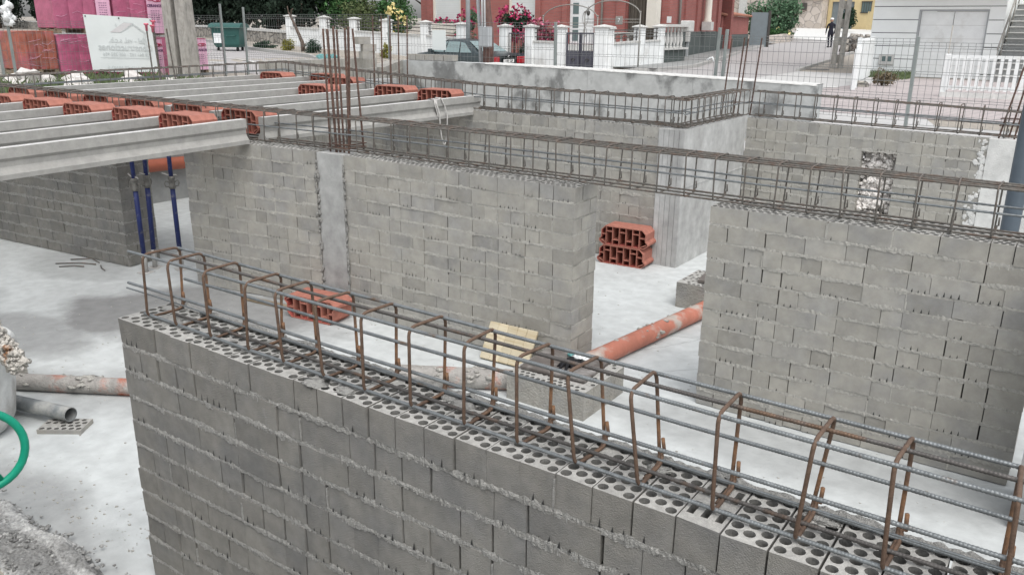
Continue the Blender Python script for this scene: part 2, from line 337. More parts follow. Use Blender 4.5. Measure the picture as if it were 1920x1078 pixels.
APRON=groundmat('pale_concrete_apron',(.48,.475,.465),(.37,.365,.355),(),.15,60,.08,20)
MUD=groundmat('spilt_mortar_mud',(.42,.42,.41),(.16,.16,.155),[(-3.95,1.47,.4,.09,.8),(-4.5,1.35,.25,.15,.8),(-3.6,1.60,.25,.05,.7)],.9,50,.35,60)
CLODS=mat('dark_mortar_clods',(.27,.27,.262),.95,.3,40,.5,150,tint=.5)
SAND=groundmat('sandy_dirt',(.40,.365,.31),(.27,.25,.22),(),.5,30,.15,20)
PAVEP=None
def paver():
    m=brickmat('pink_block_paving',(.45,.40,.39),(.41,.36,.355),(.31,.29,.285),.22,.22,.02); nt=m.node_tree
    for l in list(nt.links):
        if l.to_node.type=='TEX_BRICK' and l.to_socket.name=='Vector': nt.links.remove(l)
    g=nt.nodes.new('ShaderNodeNewGeometry'); br=[n for n in nt.nodes if n.type=='TEX_BRICK'][0]
    mp=nt.nodes.new('ShaderNodeMapping'); mp.inputs['Rotation'].default_value=(0,0,radians(35)); nt.links.new(g.outputs['Position'],mp.inputs['Vector']); nt.links.new(mp.outputs[0],br.inputs['Vector'])
    return m
PAVEP=paver()
# ------------------------------------------------------------------ ground form
def g(x,y):
    z=1.0
    if x<-16: z+=.022*min(-16-x,26)
    if y>30: z+=.0135*(min(y,56)-30)
    if y>56: z+=.03*(min(y,110)-56)
    a=max(0,min(1,(x+26)/3))*max(0,min(1,(-13.5-x)/2.5)); b=max(0,min(1,(y-17)/4))*max(0,min(1,(26.9-y)/1.2))
    return z-.50*a*a*(3-2*a)*b*b*(3-2*b)
def sheet(mb,A,B,off,n=24,m=1):
    """sheet between two polylines (xy) draped on the ground"""
    def at(P,t):
        k=t*(len(P)-1); i=min(int(k),len(P)-2); f=k-i
        return (P[i][0]*(1-f)+P[i+1][0]*f,P[i][1]*(1-f)+P[i+1][1]*f)
    vs=[];fs=[]
    for i in range(n+1):
        a=at(A,i/n); b=at(B,i/n)
        for j in range(m+1):
            x=a[0]+(b[0]-a[0])*j/m; y=a[1]+(b[1]-a[1])*j/m
            vs.append((x,y,g(x,y)+off))
    for i in range(n):
        for j in range(m):
            q=i*(m+1)+j; fs.append((q,q+1,q+m+2,q+m+1))
    # make faces look up
    a,b,c=[Vector(vs[k]) for k in fs[0][:3]]
    if (b-a).cross(c-b).z<0: fs=[f[::-1] for f in fs]
    mb.add(vs,fs)
# terrain with the excavation left open
xs=sorted(set([-400,-200,-120,-80]+[-60+2*i for i in range(20)]+[-20,-18,-16,-14,-12.5,-11.42,-10,-8,-6,-3.95,-2,0,2.6,4,8,14,20,30,60,120,300]))
ys=sorted(set([-120,-60,-30,-15,-8,-4,-2,.45,4,8,10.3,14.5,16,18,20,22,24,26,28]+[30+2*i for i in range(42)]+[130,160,220,300,500]))
mb=MB(); ix={}
for x in xs:
    for y in ys: ix[(x,y)]=len(mb.v); mb.v.append((x,y,g(x,y)))
for i in range(len(xs)-1):
    for j in range(len(ys)-1):
        cx=(xs[i]+xs[i+1])/2; cy=(ys[j]+ys[j+1])/2
        if -11.42<cx<2.6 and .45<cy<10.3: continue
        if -11.42<cx<-3.95 and 10.3<cy<14.5: continue
        mb.f.append([ix[(xs[i],ys[j])],ix[(xs[i+1],ys[j])],ix[(xs[i+1],ys[j+1])],ix[(xs[i],ys[j+1])]]); mb.m.append(0); mb.t.append(.5); mb.sm.append(False)
structure(mb,'ground',[EARTH])
mb=MB()   # cut sides of the excavation and the earth strip before the foundation wall
pts=[(-11.42,14.5),(-11.42,.45),(2.6,.45),(2.6,10.3),(-3.95,10.3),(-3.95,14.5)]
for a,b in zip(pts,pts[1:]): mb.quad((a[0],a[1],-.2),(b[0],b[1],-.2),(b[0],b[1],g(*b)),(a[0],a[1],g(*a)))
mb.quad((-11.42,9.2,.62),(-3.95,8.6,.62),(-3.95,14.5,.62),(-11.42,14.5,.62))
structure(mb,'excavated_earth',[EARTH])
mb=MB()
n=30
for i in range(n):
    for j in range(n):
        x0=-11.42+14.02*i/n; x1=-11.42+14.02*(i+1)/n; y0=.4+14.1*j/n; y1=.4+14.1*(j+1)/n
        mb.quad((x0,y0,0),(x1,y0,0),(x1,y1,0),(x0,y1,0))
structure(mb,'floor_slab',[SLAB])
# ------------------------------------------------------------------ block walls
HI=4
def holed(mb,X,u0,u1,v0,v1,z,nseg=12,rnd=R,mi=1,slots=False,fill=.03,tint=.5):
    """top of a perforated block, with real holes; X maps (u,v,z) to world"""
    dep=.10
    if slots:
        n=3; w=(u1-u0)/n
        for i in range(n):
            a=u0+w*i; b=a+w; c=a+w*.25; d=b-w*.25
            for (p,q) in ((v0,v0+.035),(v0+.1,v0+.14),(v1-.035,v1)): mb.quad(X(a,p,z),X(b,p,z),X(b,q,z),X(a,q,z),mi,tint)
            for (p,q) in ((v0+.035,v0+.1),(v0+.14,v1-.035)):
                mb.quad(X(a,p,z),X(c,p,z),X(c,q,z),X(a,q,z),mi,tint); mb.quad(X(d,p,z),X(b,p,z),X(b,q,z),X(d,q,z),mi,tint)
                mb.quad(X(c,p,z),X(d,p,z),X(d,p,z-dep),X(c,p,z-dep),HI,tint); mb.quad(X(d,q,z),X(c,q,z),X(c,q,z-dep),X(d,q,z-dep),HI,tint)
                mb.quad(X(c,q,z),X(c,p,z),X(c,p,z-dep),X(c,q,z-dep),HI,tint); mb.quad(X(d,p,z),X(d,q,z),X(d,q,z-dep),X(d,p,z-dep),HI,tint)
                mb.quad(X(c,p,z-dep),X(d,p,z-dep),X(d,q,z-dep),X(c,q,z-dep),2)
        return
    def cell(a,b,c,d):
        cx,cy=(a+b)/2,(c+d)/2; hw,hh=(b-a)/2,(d-c)/2; r=min(.0165,hh*.90,hw*.90)*rnd.uniform(.93,1.03)
        ca=atan2(hh,hw)
        ang=[-ca,-ca*.33,ca*.33,ca]
        k=pi-2*ca; ang+=[ca+k/3,ca+2*k/3,pi-ca,pi-ca*.33,pi+ca*.33,pi+ca,pi+ca+k/3,pi+ca+2*k/3]
        if nseg<=8: ang=[-ca,0,ca,pi/2,pi-ca,pi,pi+ca,1.5*pi]
        if rnd.random()<fill:
            mb.quad(X(a,c,z),X(b,c,z),X(b,d,z),X(a,d,z),mi,tint); return
        vs=[];N=len(ang)
        for t in ang:
            ct,st=cos(t),sin(t); s=min(hw/abs(ct) if abs(ct)>1e-6 else 9,hh/abs(st) if abs(st)>1e-6 else 9)
            vs.append(X(cx+ct*s,cy+st*s,z))
        for t in ang: vs.append(X(cx+cos(t)*r,cy+sin(t)*r,z))
        for t in ang: vs.append(X(cx+cos(t)*r*.95,cy+sin(t)*r*.95,z-dep))
        fs=[(i,(i+1)%N,N+(i+1)%N,N+i) for i in range(N)]
        mb.add(vs,fs,mi,tint)
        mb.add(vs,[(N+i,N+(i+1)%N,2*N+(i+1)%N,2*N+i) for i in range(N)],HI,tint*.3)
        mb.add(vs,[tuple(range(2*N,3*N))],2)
    U,V=u1-u0,v1-v0
    if U<=V:
        ns=max(1,int(round(U/.0395))); w=U/ns; m=max(1,int(round(V/.044))); p=V/m
        for i in range(ns):
            a=u0+w*i; b=a+w
            if i%2==0:
                for j in range(m): cell(a,b,v0+p*j,v0+p*(j+1))
            else:
                mb.quad(X(a,v0,z),X(b,v0,z),X(b,v0+p/2,z),X(a,v0+p/2,z),mi,tint); mb.quad(X(a,v1-p/2,z),X(b,v1-p/2,z),X(b,v1,z),X(a,v1,z),mi,tint)
                for j in range(m-1): cell(a,b,v0+p*(j+.5),v0+p*(j+1.5))
    else:
        ns=max(1,int(round(V/.0395))); w=V/ns; m=max(1,int(round(U/.044))); p=U/m
        for i in range(ns):
            a=v0+w*i; b=a+w
            if i%2==0:
                for j in range(m): cell(u0+p*j,u0+p*(j+1),a,b)
            else:
                mb.quad(X(u0,a,z),X(u0+p/2,a,z),X(u0+p/2,b,z),X(u0,b,z),mi,tint); mb.quad(X(u1-p/2,a,z),X(u1,a,z),X(u1,b,z),X(u1-p/2,b,z),mi,tint)
                for j in range(m-1): cell(u0+p*(j+.5),u0+p*(j+1.5),a,b)
def bead(mb,P,out,seed,size=1.,step=.012,mi=3,zend=None):
    """crumbly squeezed-out mortar along the line P[0]->P[1]; out = face normal"""
    a=Vector(P[0]);b=Vector(P[1]);L=(b-a).length; n=max(2,int(L/step)); o=Vector(out); vs=[];fs=[]
    for i in range(n+1):
        q=a.lerp(b,i/n); s=L*i/n
        k=.5+1.1*nz(s*3.1+seed,seed*1.7)+.9*nz(s*14,seed)+.8*nz(s*55,seed*2.3)
        d=max(-.004,min(.011,.0045*k+.0045*nz(s*130,seed*5)+.003*nz(s*260,seed*3)))*size
        h=(.0095+.009*max(-.4,nz(s*9+seed*3,2.2)+.8*nz(s*40,seed)+.6*nz(s*110,seed+4)))*size
        zo=.005*nz(s*5,seed+9)+.003*nz(s*45,seed+3)
        fl=1 if step<.006 else .6
        d*=fl
        j=lambda m: .0042*nz(s*150+m*7,seed+m)*size*fl
        up=Vector((0,0,1))
        vs+=[tuple(q-o*.012+up*(-h*.6+zo)),tuple(q+o*(d*.55+j(1))+up*(-h-.003+zo)),tuple(q+o*(d+j(2))+up*(zo+j(3))),tuple(q+o*(d*.5+j(4))+up*(h+zo)),tuple(q-o*.012+up*(h*.6+zo))]
    for i in range(n):
        for k in range(4): fs.append((i*5+k,(i+1)*5+k,(i+1)*5+k+1,i*5+k+1))
    t0=.5
    mb.add(vs,[f[::-1] for f in fs],mi,t0)
    for i in range(n): 
        pass
def courses(L,rnd,ph,step=.01):
    u=0;out=[]
    if rnd.random()<.5: seq=[.117]
    else: seq=[.24]
    first=True
    while u<L-1e-6:
        w=seq.pop(0) if seq else (.117 if rnd.random()<ph else .24)
        if L-u-w<.07: w=L-u
        out.append((u,min(L,u+w))); u+=w+rnd.choice((.003,.006,.009) if step<.006 else (.0025,.004,.0065))
    return out
def masonry(mb,A,B,t,z0,zA,zB,n,seed,ph=.6,top=True,nseg=12,step=.012,kr=None,ends=(True,True),back=True,topph=None,slot_at=None,notch=.5,ragged=0,fullhead=False,capback=False,holefill=.03,beads=1.):
    rnd=random.Random(seed); A=Vector((A[0],A[1],0));B=Vector((B[0],B[1],0)); L=(B-A).length; du=(B-A)/L; dv=Vector((-du.y,du.x,0))
    def X(u,v,w): # w in metres for flat-topped reference; stretch to the sloping top
        zt=zA+(zB-zA)*u/L; k=(zt-z0)/((zA-z0)); q=A+du*u+dv*v
        return (q.x,q.y,z0+w*k)
    pitch=(zA-z0)/n; gp=.013; k0,k1=kr or (0,n)
    # recessed core
    c=.045
    vs=[X(c,c,k0*pitch),X(L-c,c,k0*pitch),X(L-c,t-c,k0*pitch),X(c,t-c,k0*pitch),X(c,c,k1*pitch-.065),X(L-c,c,k1*pitch-.065),X(L-c,t-c,k1*pitch-.065),X(c,t-c,k1*pitch-.065)]
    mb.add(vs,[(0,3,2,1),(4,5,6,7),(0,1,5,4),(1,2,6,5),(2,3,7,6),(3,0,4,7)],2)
    for k in range(k0,k1):
        w0=k*pitch+gp*.5; w1=(k+1)*pitch-gp*.5
        last=(k==k1-1) and top
        if last: w1=(k+1)*pitch
        sk=0 if fullhead and last else (.117 if k%2 else .235)
        if t<.26: sk=t if (last or k%2) else .123
        if sk==0: sk=t
        sk=min(sk,t)
        for side in (0,1):
            if side==1 and (sk>=t-.02 or not back): continue
            va,vb=(0,sk if sk<t-.02 else t) if side==0 else (sk+.006,t)
            for (u0,u1) in courses(L,rnd,topph if (last and topph is not None) else ph,.01 if last else step):
                jj=[rnd.gauss(0,.0022) for _ in range(6)]
                tn=min(1,max(0,rnd.gauss(.5,.17)))
                if rnd.random()<.05: tn=tn-.55
                r0=va+(jj[0] if side==0 else 0); r1=va+(jj[1] if side==0 else 0); s0=vb+(jj[2] if vb>=t-.01 else 0); s1=vb+(jj[3] if vb>=t-.01 else 0)
                e0=rnd.uniform(-ragged,0) if (u0<1e-6 and ragged) else 0; e1=rnd.uniform(0,ragged) if (u1>L-1e-4 and ragged) else 0
                a0=u0+e0; a1=u1+e1
                if u0>1e-6: a0+=rnd.uniform(-.0015,.003)
                wz=w0+rnd.uniform(-.002,.002); wt=w1 if last else w1+rnd.uniform(-.002,.002)
                p=[X(a0,r0,wz),X(a1,r1,wz),X(a1,s1,wz),X(a0,s0,wz),X(a0,r0+jj[4],wt),X(a1,r1+jj[4],wt),X(a1,s1,wt),X(a0,s0,wt)]
                mb.add(p,[(0,3,2,1),(0,1,5,4),(1,2,6,5),(2,3,7,6),(3,0,4,7)],0,tn)
                if last:
                    sl=slot_at is not None and a0-.01<=slot_at<=a1 and side==0
                    v0=max(r0,r1)+jj[4] if side==0 else va
                    mb.quad(p[4],p[5],X(a1,v0+.0005,wt),X(a0,v0+.0005,wt),1,tn); 
                    v1=min(s0,s1); mb.quad(X(a0,v1,wt),X(a1,v1,wt),p[6],p[7],1,tn)
                    holed(mb,X,a0,a1,v0+.0005,v1,wt,nseg,rnd,slots=sl,tint=tn,fill=holefill)
                else: mb.add([p[4],p[5],p[6],p[7]],[(0,1,2,3)],0,tn)
                # little drag marks left by the mould at the foot of a block
                if side==0 and notch and rnd.random()<notch:
                    m=rnd.randint(1,3) if u1-u0<.2 else rnd.randint(2,5)
                    uu=a0+.02+rnd.random()*.03
                    for q in range(m):
                        if uu>a1-.015: break
                        hh=rnd.uniform(.010,.034); ww=rnd.uniform(.003,.0058); f=min(r0,r1)-.0012
                        mb.add([X(uu-ww,f,wz),X(uu+ww,f,wz),X(uu+ww*.3,f,wz+hh)],[(0,1,2)],2)
                        uu+=rnd.choice((.034,.036,.04))
                # some head joints are filled
                if side==0 and u0>1e-6 and rnd.random()<.11:
                    f=min(r0,0)+.002; q=rnd.uniform(.004,.013)
                    mb.box(0,0,0,1,1,1,3,rnd.uniform(.3,.7),M=Matrix(((du.x*q,dv.x*.03,0,X(u0-.003-q/2,f-.0035,wz)[0]),(du.y*q,dv.y*.03,0,X(u0-.003-q/2,f-.0035,wz)[1]),(0,0,(w1-w0)*rnd.uniform(.6,1),X(u0,f,wz)[2]),(0,0,0,1))))
        if k>k0 or k0>0:
            s=seed*3.3+k*1.9; W=k*pitch
            bead(mb,(X(0,.001,W),X(L,.001,W)),-dv,s,beads,step)
            if back: bead(mb,(X(L,t-.001,W),X(0,t-.001,W)),dv,s+50,beads,max(step,.03))
            if ends[0]: bead(mb,(X(.001,t,W),X(.001,0,W)),-du,s+20,beads,step)
            if ends[1]: bead(mb,(X(L-.001,0,W),X(L-.001,t,W)),du,s+30,beads,step)
    if capback:
        for q in range(2): bead(mb,(X(L,t-.012*q,zA-z0),X(0,t-.012*q,zA-z0)),dv,seed+77+q,1.5,.012)
    return X
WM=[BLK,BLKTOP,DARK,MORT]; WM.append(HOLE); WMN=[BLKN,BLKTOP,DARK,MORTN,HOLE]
T_=.352
# near wall (header courses, 11 high)
mb=MB()
XN=masonry(mb,(-3.257,1.7515),(.95,1.7515),.2517,0,1.298,1.298,11,5,ph=.72,topph=1.0,slot_at=2.57,step=.005,notch=.5,ragged=.012,capback=True,beads=1.1,holefill=.05)
for (u,v,r) in ((.2,.11,.05),(.06,.2,.03),(1.17,.03,.035),(1.30,.05,.03),(1.22,.17,.03),(1.62,.22,.03),(1.70,.2,.035),(1.9,.23,.03),(2.4,.2,.025),(2.0,.16,.02),(2.85,.22,.03)):
    q=XN(u,v,1.298); mb.blob(q,r,u*9,.5,3,.6,8,(1.4,1,.16),3.)
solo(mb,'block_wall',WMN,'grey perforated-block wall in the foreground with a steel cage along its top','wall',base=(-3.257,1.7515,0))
# middle wall: two lengths of blockwork with a cast column between them
mw=thing('block_wall','middle grey block wall with a pale cast concrete column set in it','wall',(-5.4,5.1,0))
mb=MB(); masonry(mb,(-7.13,4.69),(-5.56,4.915),T_,0,1.455,1.435,12,21,ph=.5,nseg=8,step=.009,ragged=.012,notch=.2,beads=1.15)
mb.build('masonry',WM,mw)
mb=MB(); masonry(mb,(-5.235,4.955),(-2.994,5.04),T_,0,1.425,1.392,12,33,ph=.5,nseg=8,step=.008,ragged=.008,notch=.3,beads=1.15)
mb.build('masonry',WM,mw)
mb=MB()   # column, with the rough edges where the shutter met the blocks
mb.box(-5.548,4.93,0,-5.242,5.30,1.43)
mb.build('concrete_column',[mat('column_concrete',(.39,.392,.38),.85,.22,7,.2,90,col2=(.31,.31,.30),mix2=.5,scale2=2.2,edge=.12,streak=(1.6,1.6,.5))],mw)
mb=MB()
rr=random.Random(3)
for k in range(80):
    z=rr.uniform(.05,1.38); mb.blob((-5.555+rr.uniform(-.012,.02),4.922+rr.uniform(-.01,.004),z),rr.uniform(.005,.017),k,.6,0,.5,5,(1,.6,1.5))
for k in range(60):
    z=rr.uniform(.05,1.4); mb.blob((-5.235+rr.uniform(-.012,.012),4.945+rr.uniform(-.01,.004),z),rr.uniform(.004,.012),k+90,.6,0,.5,5,(1,.6,1.8))
mb.build('mortar_edge',[MORTN],mw)
# right wall
mb=MB(); masonry(mb,(-1.969,5.045),(-.085,5.06),T_,0,1.392,1.392,12,44,ph=.5,nseg=8,step=.008,ragged=.008,notch=.28,beads=1.15)
solo(mb,'block_wall',WM,'grey block wall at right standing beside the wide opening and the orange floor pipe','wall',base=(-1.0,5.04,0))
# left wall under the joists
mb=MB(); masonry(mb,(-10.96,4.33),(-8.215,4.61),.38,0,1.43,1.43,12,55,ph=.55,nseg=8,step=.016,top=True,ragged=.006,notch=.2,beads=1.5)
solo(mb,'block_wall',[BLKN,BLKTOP,DARK,MORTN,HOLE],'shaded grey block wall at left under the concrete joists, ending at the blue props','wall',base=(-9.6,4.47,0))  # this wall's shade is put into its darker block colour
# far wall with its concrete pier
FA=(-11.0,8.865);FB=(-6.3,8.12)
mb=MB(); masonry(mb,FA,FB,.34,0,1.6,1.505,12,66,ph=.8,nseg=8,step=.03,ends=(False,False),notch=0,back=False,beads=1.35)
masonry(mb,(-6.3,8.12),(-3.81,8.109),.34,0,1.505,1.485,12,67,ph=.75,nseg=8,step=.02,ends=(False,False),notch=.15,back=False,beads=1.35)
solo(mb,'block_wall',WM,'far grey block wall seen through the middle opening behind the two stacked clay blocks','wall',base=(-6.3,8.1,0))
mb=MB(); mb.box(-3.808,8.10,0,-3.514,9.90,1.478)
for k in range(5): mb.box(-3.80+k*.058,8.094,0,-3.80+k*.058+.052,8.10,1.474)
mb.box(-3.514,8.2,.86,-3.508,9.9,.875)
solo(mb,'concrete_pier',[CONCP],'smooth cast concrete pier beside the stacked red clay blocks','pier')
# far right wall, with a square vent hole
mb=MB(); fr=dict(ph=.85,nseg=8,step=.02,ends=(False,False),notch=.1,back=False,beads=1.35)
yb=9.9
masonry(mb,(-3.505,yb),(-2.16,yb),.33,0,1.462,1.44,12,71,**fr)
masonry(mb,(-1.79,yb),(-.93,yb),.33,0,1.434,1.42,12,72,**fr)
masonry(mb,(-2.165,yb),(-1.785,yb),.33,0,1.44,1.434,12,73,kr=(10,12),**fr)
masonry(mb,(-2.165,yb),(-1.785,yb),.33,0,1.44,1.434,12,74,kr=(0,4),top=False,**fr)
mb.box(-2.152,yb+.02,1.185,-1.797,yb+.3,1.20,3); 
solo(mb,'block_wall',WM,'far right grey block wall with a small square hole full of rubble','wall',base=(-2.2,9.9,0))
mb=MB()
for k in range(420):
    mb.blob((-2.17+rr.random()*.42,yb+.10+rr.random()*.14,.42+rr.random()*.80),rr.uniform(.008,.04),k,.6,0,.5,5,(1,1,.8),3,False)
mb.box(-2.15,yb+.20,.5,-1.80,yb+.32,1.18)
for k in range(160):
    mb.blob((-2.15+rr.random()*.36,yb+.18+rr.random()*.03,.5+rr.random()*.68),rr.uniform(.015,.05),k,.6,0,.5,5,(1,.7,.8),3,False)
tag(solo(mb,'rubble_fill',[mat('bright_rubble',(.78,.745,.71),.9,.2,14,.4,30)],'pale rubble showing through the square hole of the far right wall','rubble'),kind='stuff')
mb=MB()
n=26
mb.box(-.93,yb-.012,0,.55,yb+.33,1.42)
for k in range(160): mb.blob((-.96+rr.gauss(0,.045)-.05*abs(nz(k*.3)),yb-.004,rr.uniform(.0,1.41)),rr.uniform(.004,.019),k,.5,0,.5,6,(1.3,.10,1.5))
solo(mb,'rendered_pilaster',[LEDGE],'pale mortar-smeared corner pilaster behind the upright grey pipe','pilaster')
mb=MB(); mb.box(-.03,4.6,0,.28,5.04,1.34)
solo(mb,'concrete_wall',[CONC],'concrete return wall at the right-hand end of the right block wall','wall')
# far left concrete wall with a pipe through it
mb=MB(); mb.box(-11.41,.46,0,-11.0,11.9,1.52)
solo(mb,'concrete_wall',[CONC],'concrete wall behind the blue props with the orange pipe on it','wall')
# outer foundation wall beside the street
mb=MB()
seg=[(-13.3,1.73),(-10.9,1.725),(-8.4,1.69),(-6.2,1.64),(-4.0,1.59)]
for (a,za),(b,zb) in zip(seg,seg[1:]):
    n=10
    for i in range(n):
        x0=a+(b-a)*i/n;x1=a+(b-a)*(i+1)/n; z0=za+(zb-za)*i/n; z1=za+(zb-za)*(i+1)/n
        if i==0: x0+=.004
        vs=[(x0,14.48,.3),(x1,14.48,.3),(x1,14.84,.3),(x0,14.84,.3),(x0,14.48,z0),(x1,14.48,z1),(x1,14.84,z1),(x0,14.84,z0)]
        mb.add(vs,[(0,1,5,4),(2,3,7,6),(4,5,6,7)]+([(1,2,6,5)] if b==-4.0 and i==n-1 else [])+([(3,0,4,7)] if a==-13.3 and i==0 else []))
fw=thing('foundation_wall','long stained concrete foundation wall along the street side of the site','wall',(-8.6,14.66,.3))
mb.build('wall_body',[CONCF],fw)
mb=MB()
for (a,za),(b,zb) in zip(seg[1:],seg[2:]):
    n=int((b-a)/.06)
    vs=[];fs=[]
    for i in range(n+1):
        x=a+(b-a)*i/n; z=za+(zb-za)*i/n+.012+.006*nz(x*9); y0=14.47+.012*nz(x*7,3); vs+=[(x,y0,z-.022+.008*nz(x*13,5)),(x,y0+.012,z),(x,14.86,z+.004),(x,14.86,z-.02)]
    for i in range(n):
        for k in range(3): fs.append((i*4+k,(i+1)*4+k,(i+1)*4+k+1,i*4+k+1))
    mb.add(vs,fs)
mb.build('mortar_cap',[LEDGE],fw)
# low block wall closing the far left corner
mb=MB(); masonry(mb,(-11.45,9.3),(-11.40,11.75),.3,1.52,1.9,1.9,2,81,ph=0,nseg=8,step=.03,notch=0,top=False,beads=2)
masonry(mb,(-11.40,11.95),(-13.25,14.5),.3,.7,1.72,1.74,6,82,ph=0,nseg=8,step=.03,notch=0,top=False,beads=2)
solo(mb,'block_wall',WM,'low block upstand in the far left corner beyond the joists','wall',base=(-11.5,11,.7))
# ------------------------------------------------------------------ loose perforated blocks
def block_mb(w=.24,d=.12,h=.11,rot=0):
    mb=MB(); X=lambda u,v,z:(u-w/2,v-d/2,z)
    mb.quad(X(0,0,0),X(w,0,0),X(w,0,h),X(0,0,h)); mb.quad(X(w,0,0),X(w,d,0),X(w,d,h),X(w,0,h)); mb.quad(X(w,d,0),X(0,d,0),X(0,d,h),X(w,d,h)); mb.quad(X(0,d,0),X(0,0,0),X(0,0,h),X(0,d,h)); mb.quad(X(0,0,0),X(0,d,0),X(w,d,0),X(w,0,0))
    holed(mb,X,0,w,0,d,h,8,R)
    return mb
def loose_block(x,y,z,rz,label,group=None,w=.24,d=.12,h=.11,rx=0):
    o=block_mb(w,d,h).build('perforated_block',[BLK,BLKTOP,DARK,MORT,HOLE]); o.location=(x,y,z); o.rotation_euler=(rx,0,rz); ORG[o.name]=Vector((x,y,z))
    return tag(o,label,'concrete block',group)
ords=['leftmost','second','third','fourth','fifth','sixth','seventh','eighth','ninth','tenth','eleventh','twelfth']
for i in range(5):
    loose_block(-13.02+i*.262,14.62+(.01*i),1.74-(.0 if i<4 else .0),0 if i not in (0,) else .06,'%s of the loose grey blocks lying in a row on the foundation wall'%['leftmost','second','middle','fourth','rightmost'][i],'loose blocks on the foundation wall',h=.125,d=.2)
for i,(dx,z,rz) in enumerate(((0,1.90,.25),(.03,2.026,.1),(-.07,2.152,.35))):
    loose_block(-11.15+dx*.5,11.25+dx,z,1.0+rz,['bottom block of the small stack by the upright rusty bars','middle block of the small stack, jutting out to the right','top block of the small stack by the upright rusty bars'][i],'small stack of grey blocks in the far corner',w=.25,d=.16,h=.125)
loose_block(-5.10,2.29,0,.62,'flat perforated block on the slab under the end of the loose grey pipe',w=.28,d=.16,h=.03)
# ------------------------------------------------------------------ floor details
PITM=mat('mortar_coated_block',(.36,.345,.31),.95,.25,14,.8,70,col2=(.27,.265,.25),mix2=.55,scale2=7)
def box_pit(name,cx,cy,w,d,h,label):
    t=thing(name,label,'inspection box',(cx,cy,0))
    x0,x1,y0,y1=cx-w/2,cx+w/2,cy-d/2,cy+d/2; th=.13
    mb=MB()
    for (a,b,c,e) in ((x0,y0,x1,y0+th),(x0,y1-th,x1,y1),(x0,y0+th+.004,x0+th,y1-th-.004),(x1-th,y0+th+.004,x1,y1-th-.004)):
        X=lambda u,v,z,a=a,b=b:(a+u,b+v,z)
        W,D=c-a,e-b
        mb.quad(X(0,0,0),X(W,0,0),X(W,0,h),X(0,0,h));mb.quad(X(W,0,0),X(W,D,0),X(W,D,h),X(W,0,h));mb.quad(X(W,D,0),X(0,D,0),X(0,D,h),X(W,D,h));mb.quad(X(0,D,0),X(0,0,0),X(0,0,h),X(0,D,h))
        holed(mb,X,0,W,0,D,h,8,R,fill=.35)
    mb.box(x0+th,y0+th,.0,x1-th,y1-th,.02,2)
    mb.build('block_surround',[PITM,BLKTOP,DARK,MORT,HOLE],t)
    return t
bp=box_pit('inspection_box',-2.77,4.62,.62,.56,.2,'square block inspection box below the middle wall, covered with a dark board')
mb=MB(); mb.cbox(-.25,-.21,0,.25,.21,.022,.003,M=Matrix.Translation((-2.80,4.66,.203))@Matrix.Rotation(.1,4,'Z')@Matrix.Rotation(-.02,4,'X'))
mb.cbox(-.24,-.2,0,.24,.2,.012,.003,M=Matrix.Translation((-2.79,4.65,.189))@Matrix.Rotation(.06,4,'Z'))
solo(mb,'cover_board',[FILM],'dark worn board lying on the inspection box under the middle wall','board')
# glove with scrap of plastic on the board
mb=MB()
G=Vector((-2.74,4.66,.245))
mb.blob(G,.045,4,.5,0,.5,8,(1.2,.9,.6))
for k,(a,l) in enumerate(((-2.3,.09),(-1.9,.11),(-1.5,.105),(-1.1,.085),(.2,.07))):
    d=Vector((cos(a),sin(a),0)); mb.tube([G+d*.03,G+d*(.03+l*.5)+Vector((0,0,.008)),G+d*(.03+l)+Vector((.01,0,-.02))],[.015,.013,.009],7)
solo(mb,'work_glove',[BLACK],'black work glove lying on the dark cover board','glove')
mb=MB(); mb.blob((-2.72,4.735,.262),.04,8,.7,0,.5,8,(1.5,.9,.5),3.)
solo(mb,'plastic_scrap',[WPLAS],'crumpled white plastic scrap beside the black glove','plastic scrap')
mb=MB(); mb.blob((-2.83,4.79,.235),.02,18,.7,0,.5,8,(1.6,.8,.4),3.)
solo(mb,'plastic_scrap',[SKYBLUE],'pale green plastic scrap on the board behind the glove','plastic scrap')
b2=box_pit('inspection_box',-2.72,7.15,.5,.5,.24,'second inspection box of broken blocks half hidden behind the right wall')
mb=MB(); mb.cbox(-.2,-.2,0,.2,.2,.03,.003,M=Matrix.Translation((-2.63,7.2,.245))@Matrix.Rotation(.15,4,'Z'))
solo(mb,'cover_board',[FILM],'dark board on the farther inspection box beside the right wall','board')
b3=box_pit('inspection_box',-6.22,2.24,.5,.5,.27,'jagged mortar-coated inspection box at the left end of the cemented pipe')
# pipes lying on the slab
def lay_pipe(a,b,r,label,m,clumps=0,seed=0):
    t=thing('drain_pipe',label,'pipe',a); mb=MB(); mb.pipe(a,b,r,.006,20,n=20)
    A=Vector(a);B=Vector(b); q=random.Random(seed); d=(B-A).normalized(); u=Vector((-d.y,d.x,0))
    for k in range(clumps):
        f=q.choice((q.gauss(.33,.025),q.gauss(.62,.04),q.random())); p=A.lerp(B,min(.97,max(.03,f))); an=q.uniform(-.2,3.3)
        mb.blob(p+u*cos(an)*r*.97+Vector((0,0,sin(an)*r*.97)),q.uniform(.008,.026),k,.5,1,.5,6,(1.2,1.2,.5))
    mb.build('pipe_barrel',[m,MORT],t)
    return t
lay_pipe((-2.88,4.9,.075),(-2.45,8.2,.075),.073,'orange drain pipe running across the slab through the wide opening',PVCO,46,4)
lay_pipe((-6.05,2.36,.058),(-4.4,3.30,.058),.060,'orange pipe caked in grey cement at left, running behind the foreground wall',PVCO2,60,5)
lay_pipe((-3.9,4.05,.07),(-3.02,4.55,.07),.075,'short cement-caked pipe entering the covered inspection box',PVCO2,40,6)
mb=MB(); mb.pipe((-6.1,2.12,.06),(-5.09,2.33,.085),.047,.004,20,n=8)
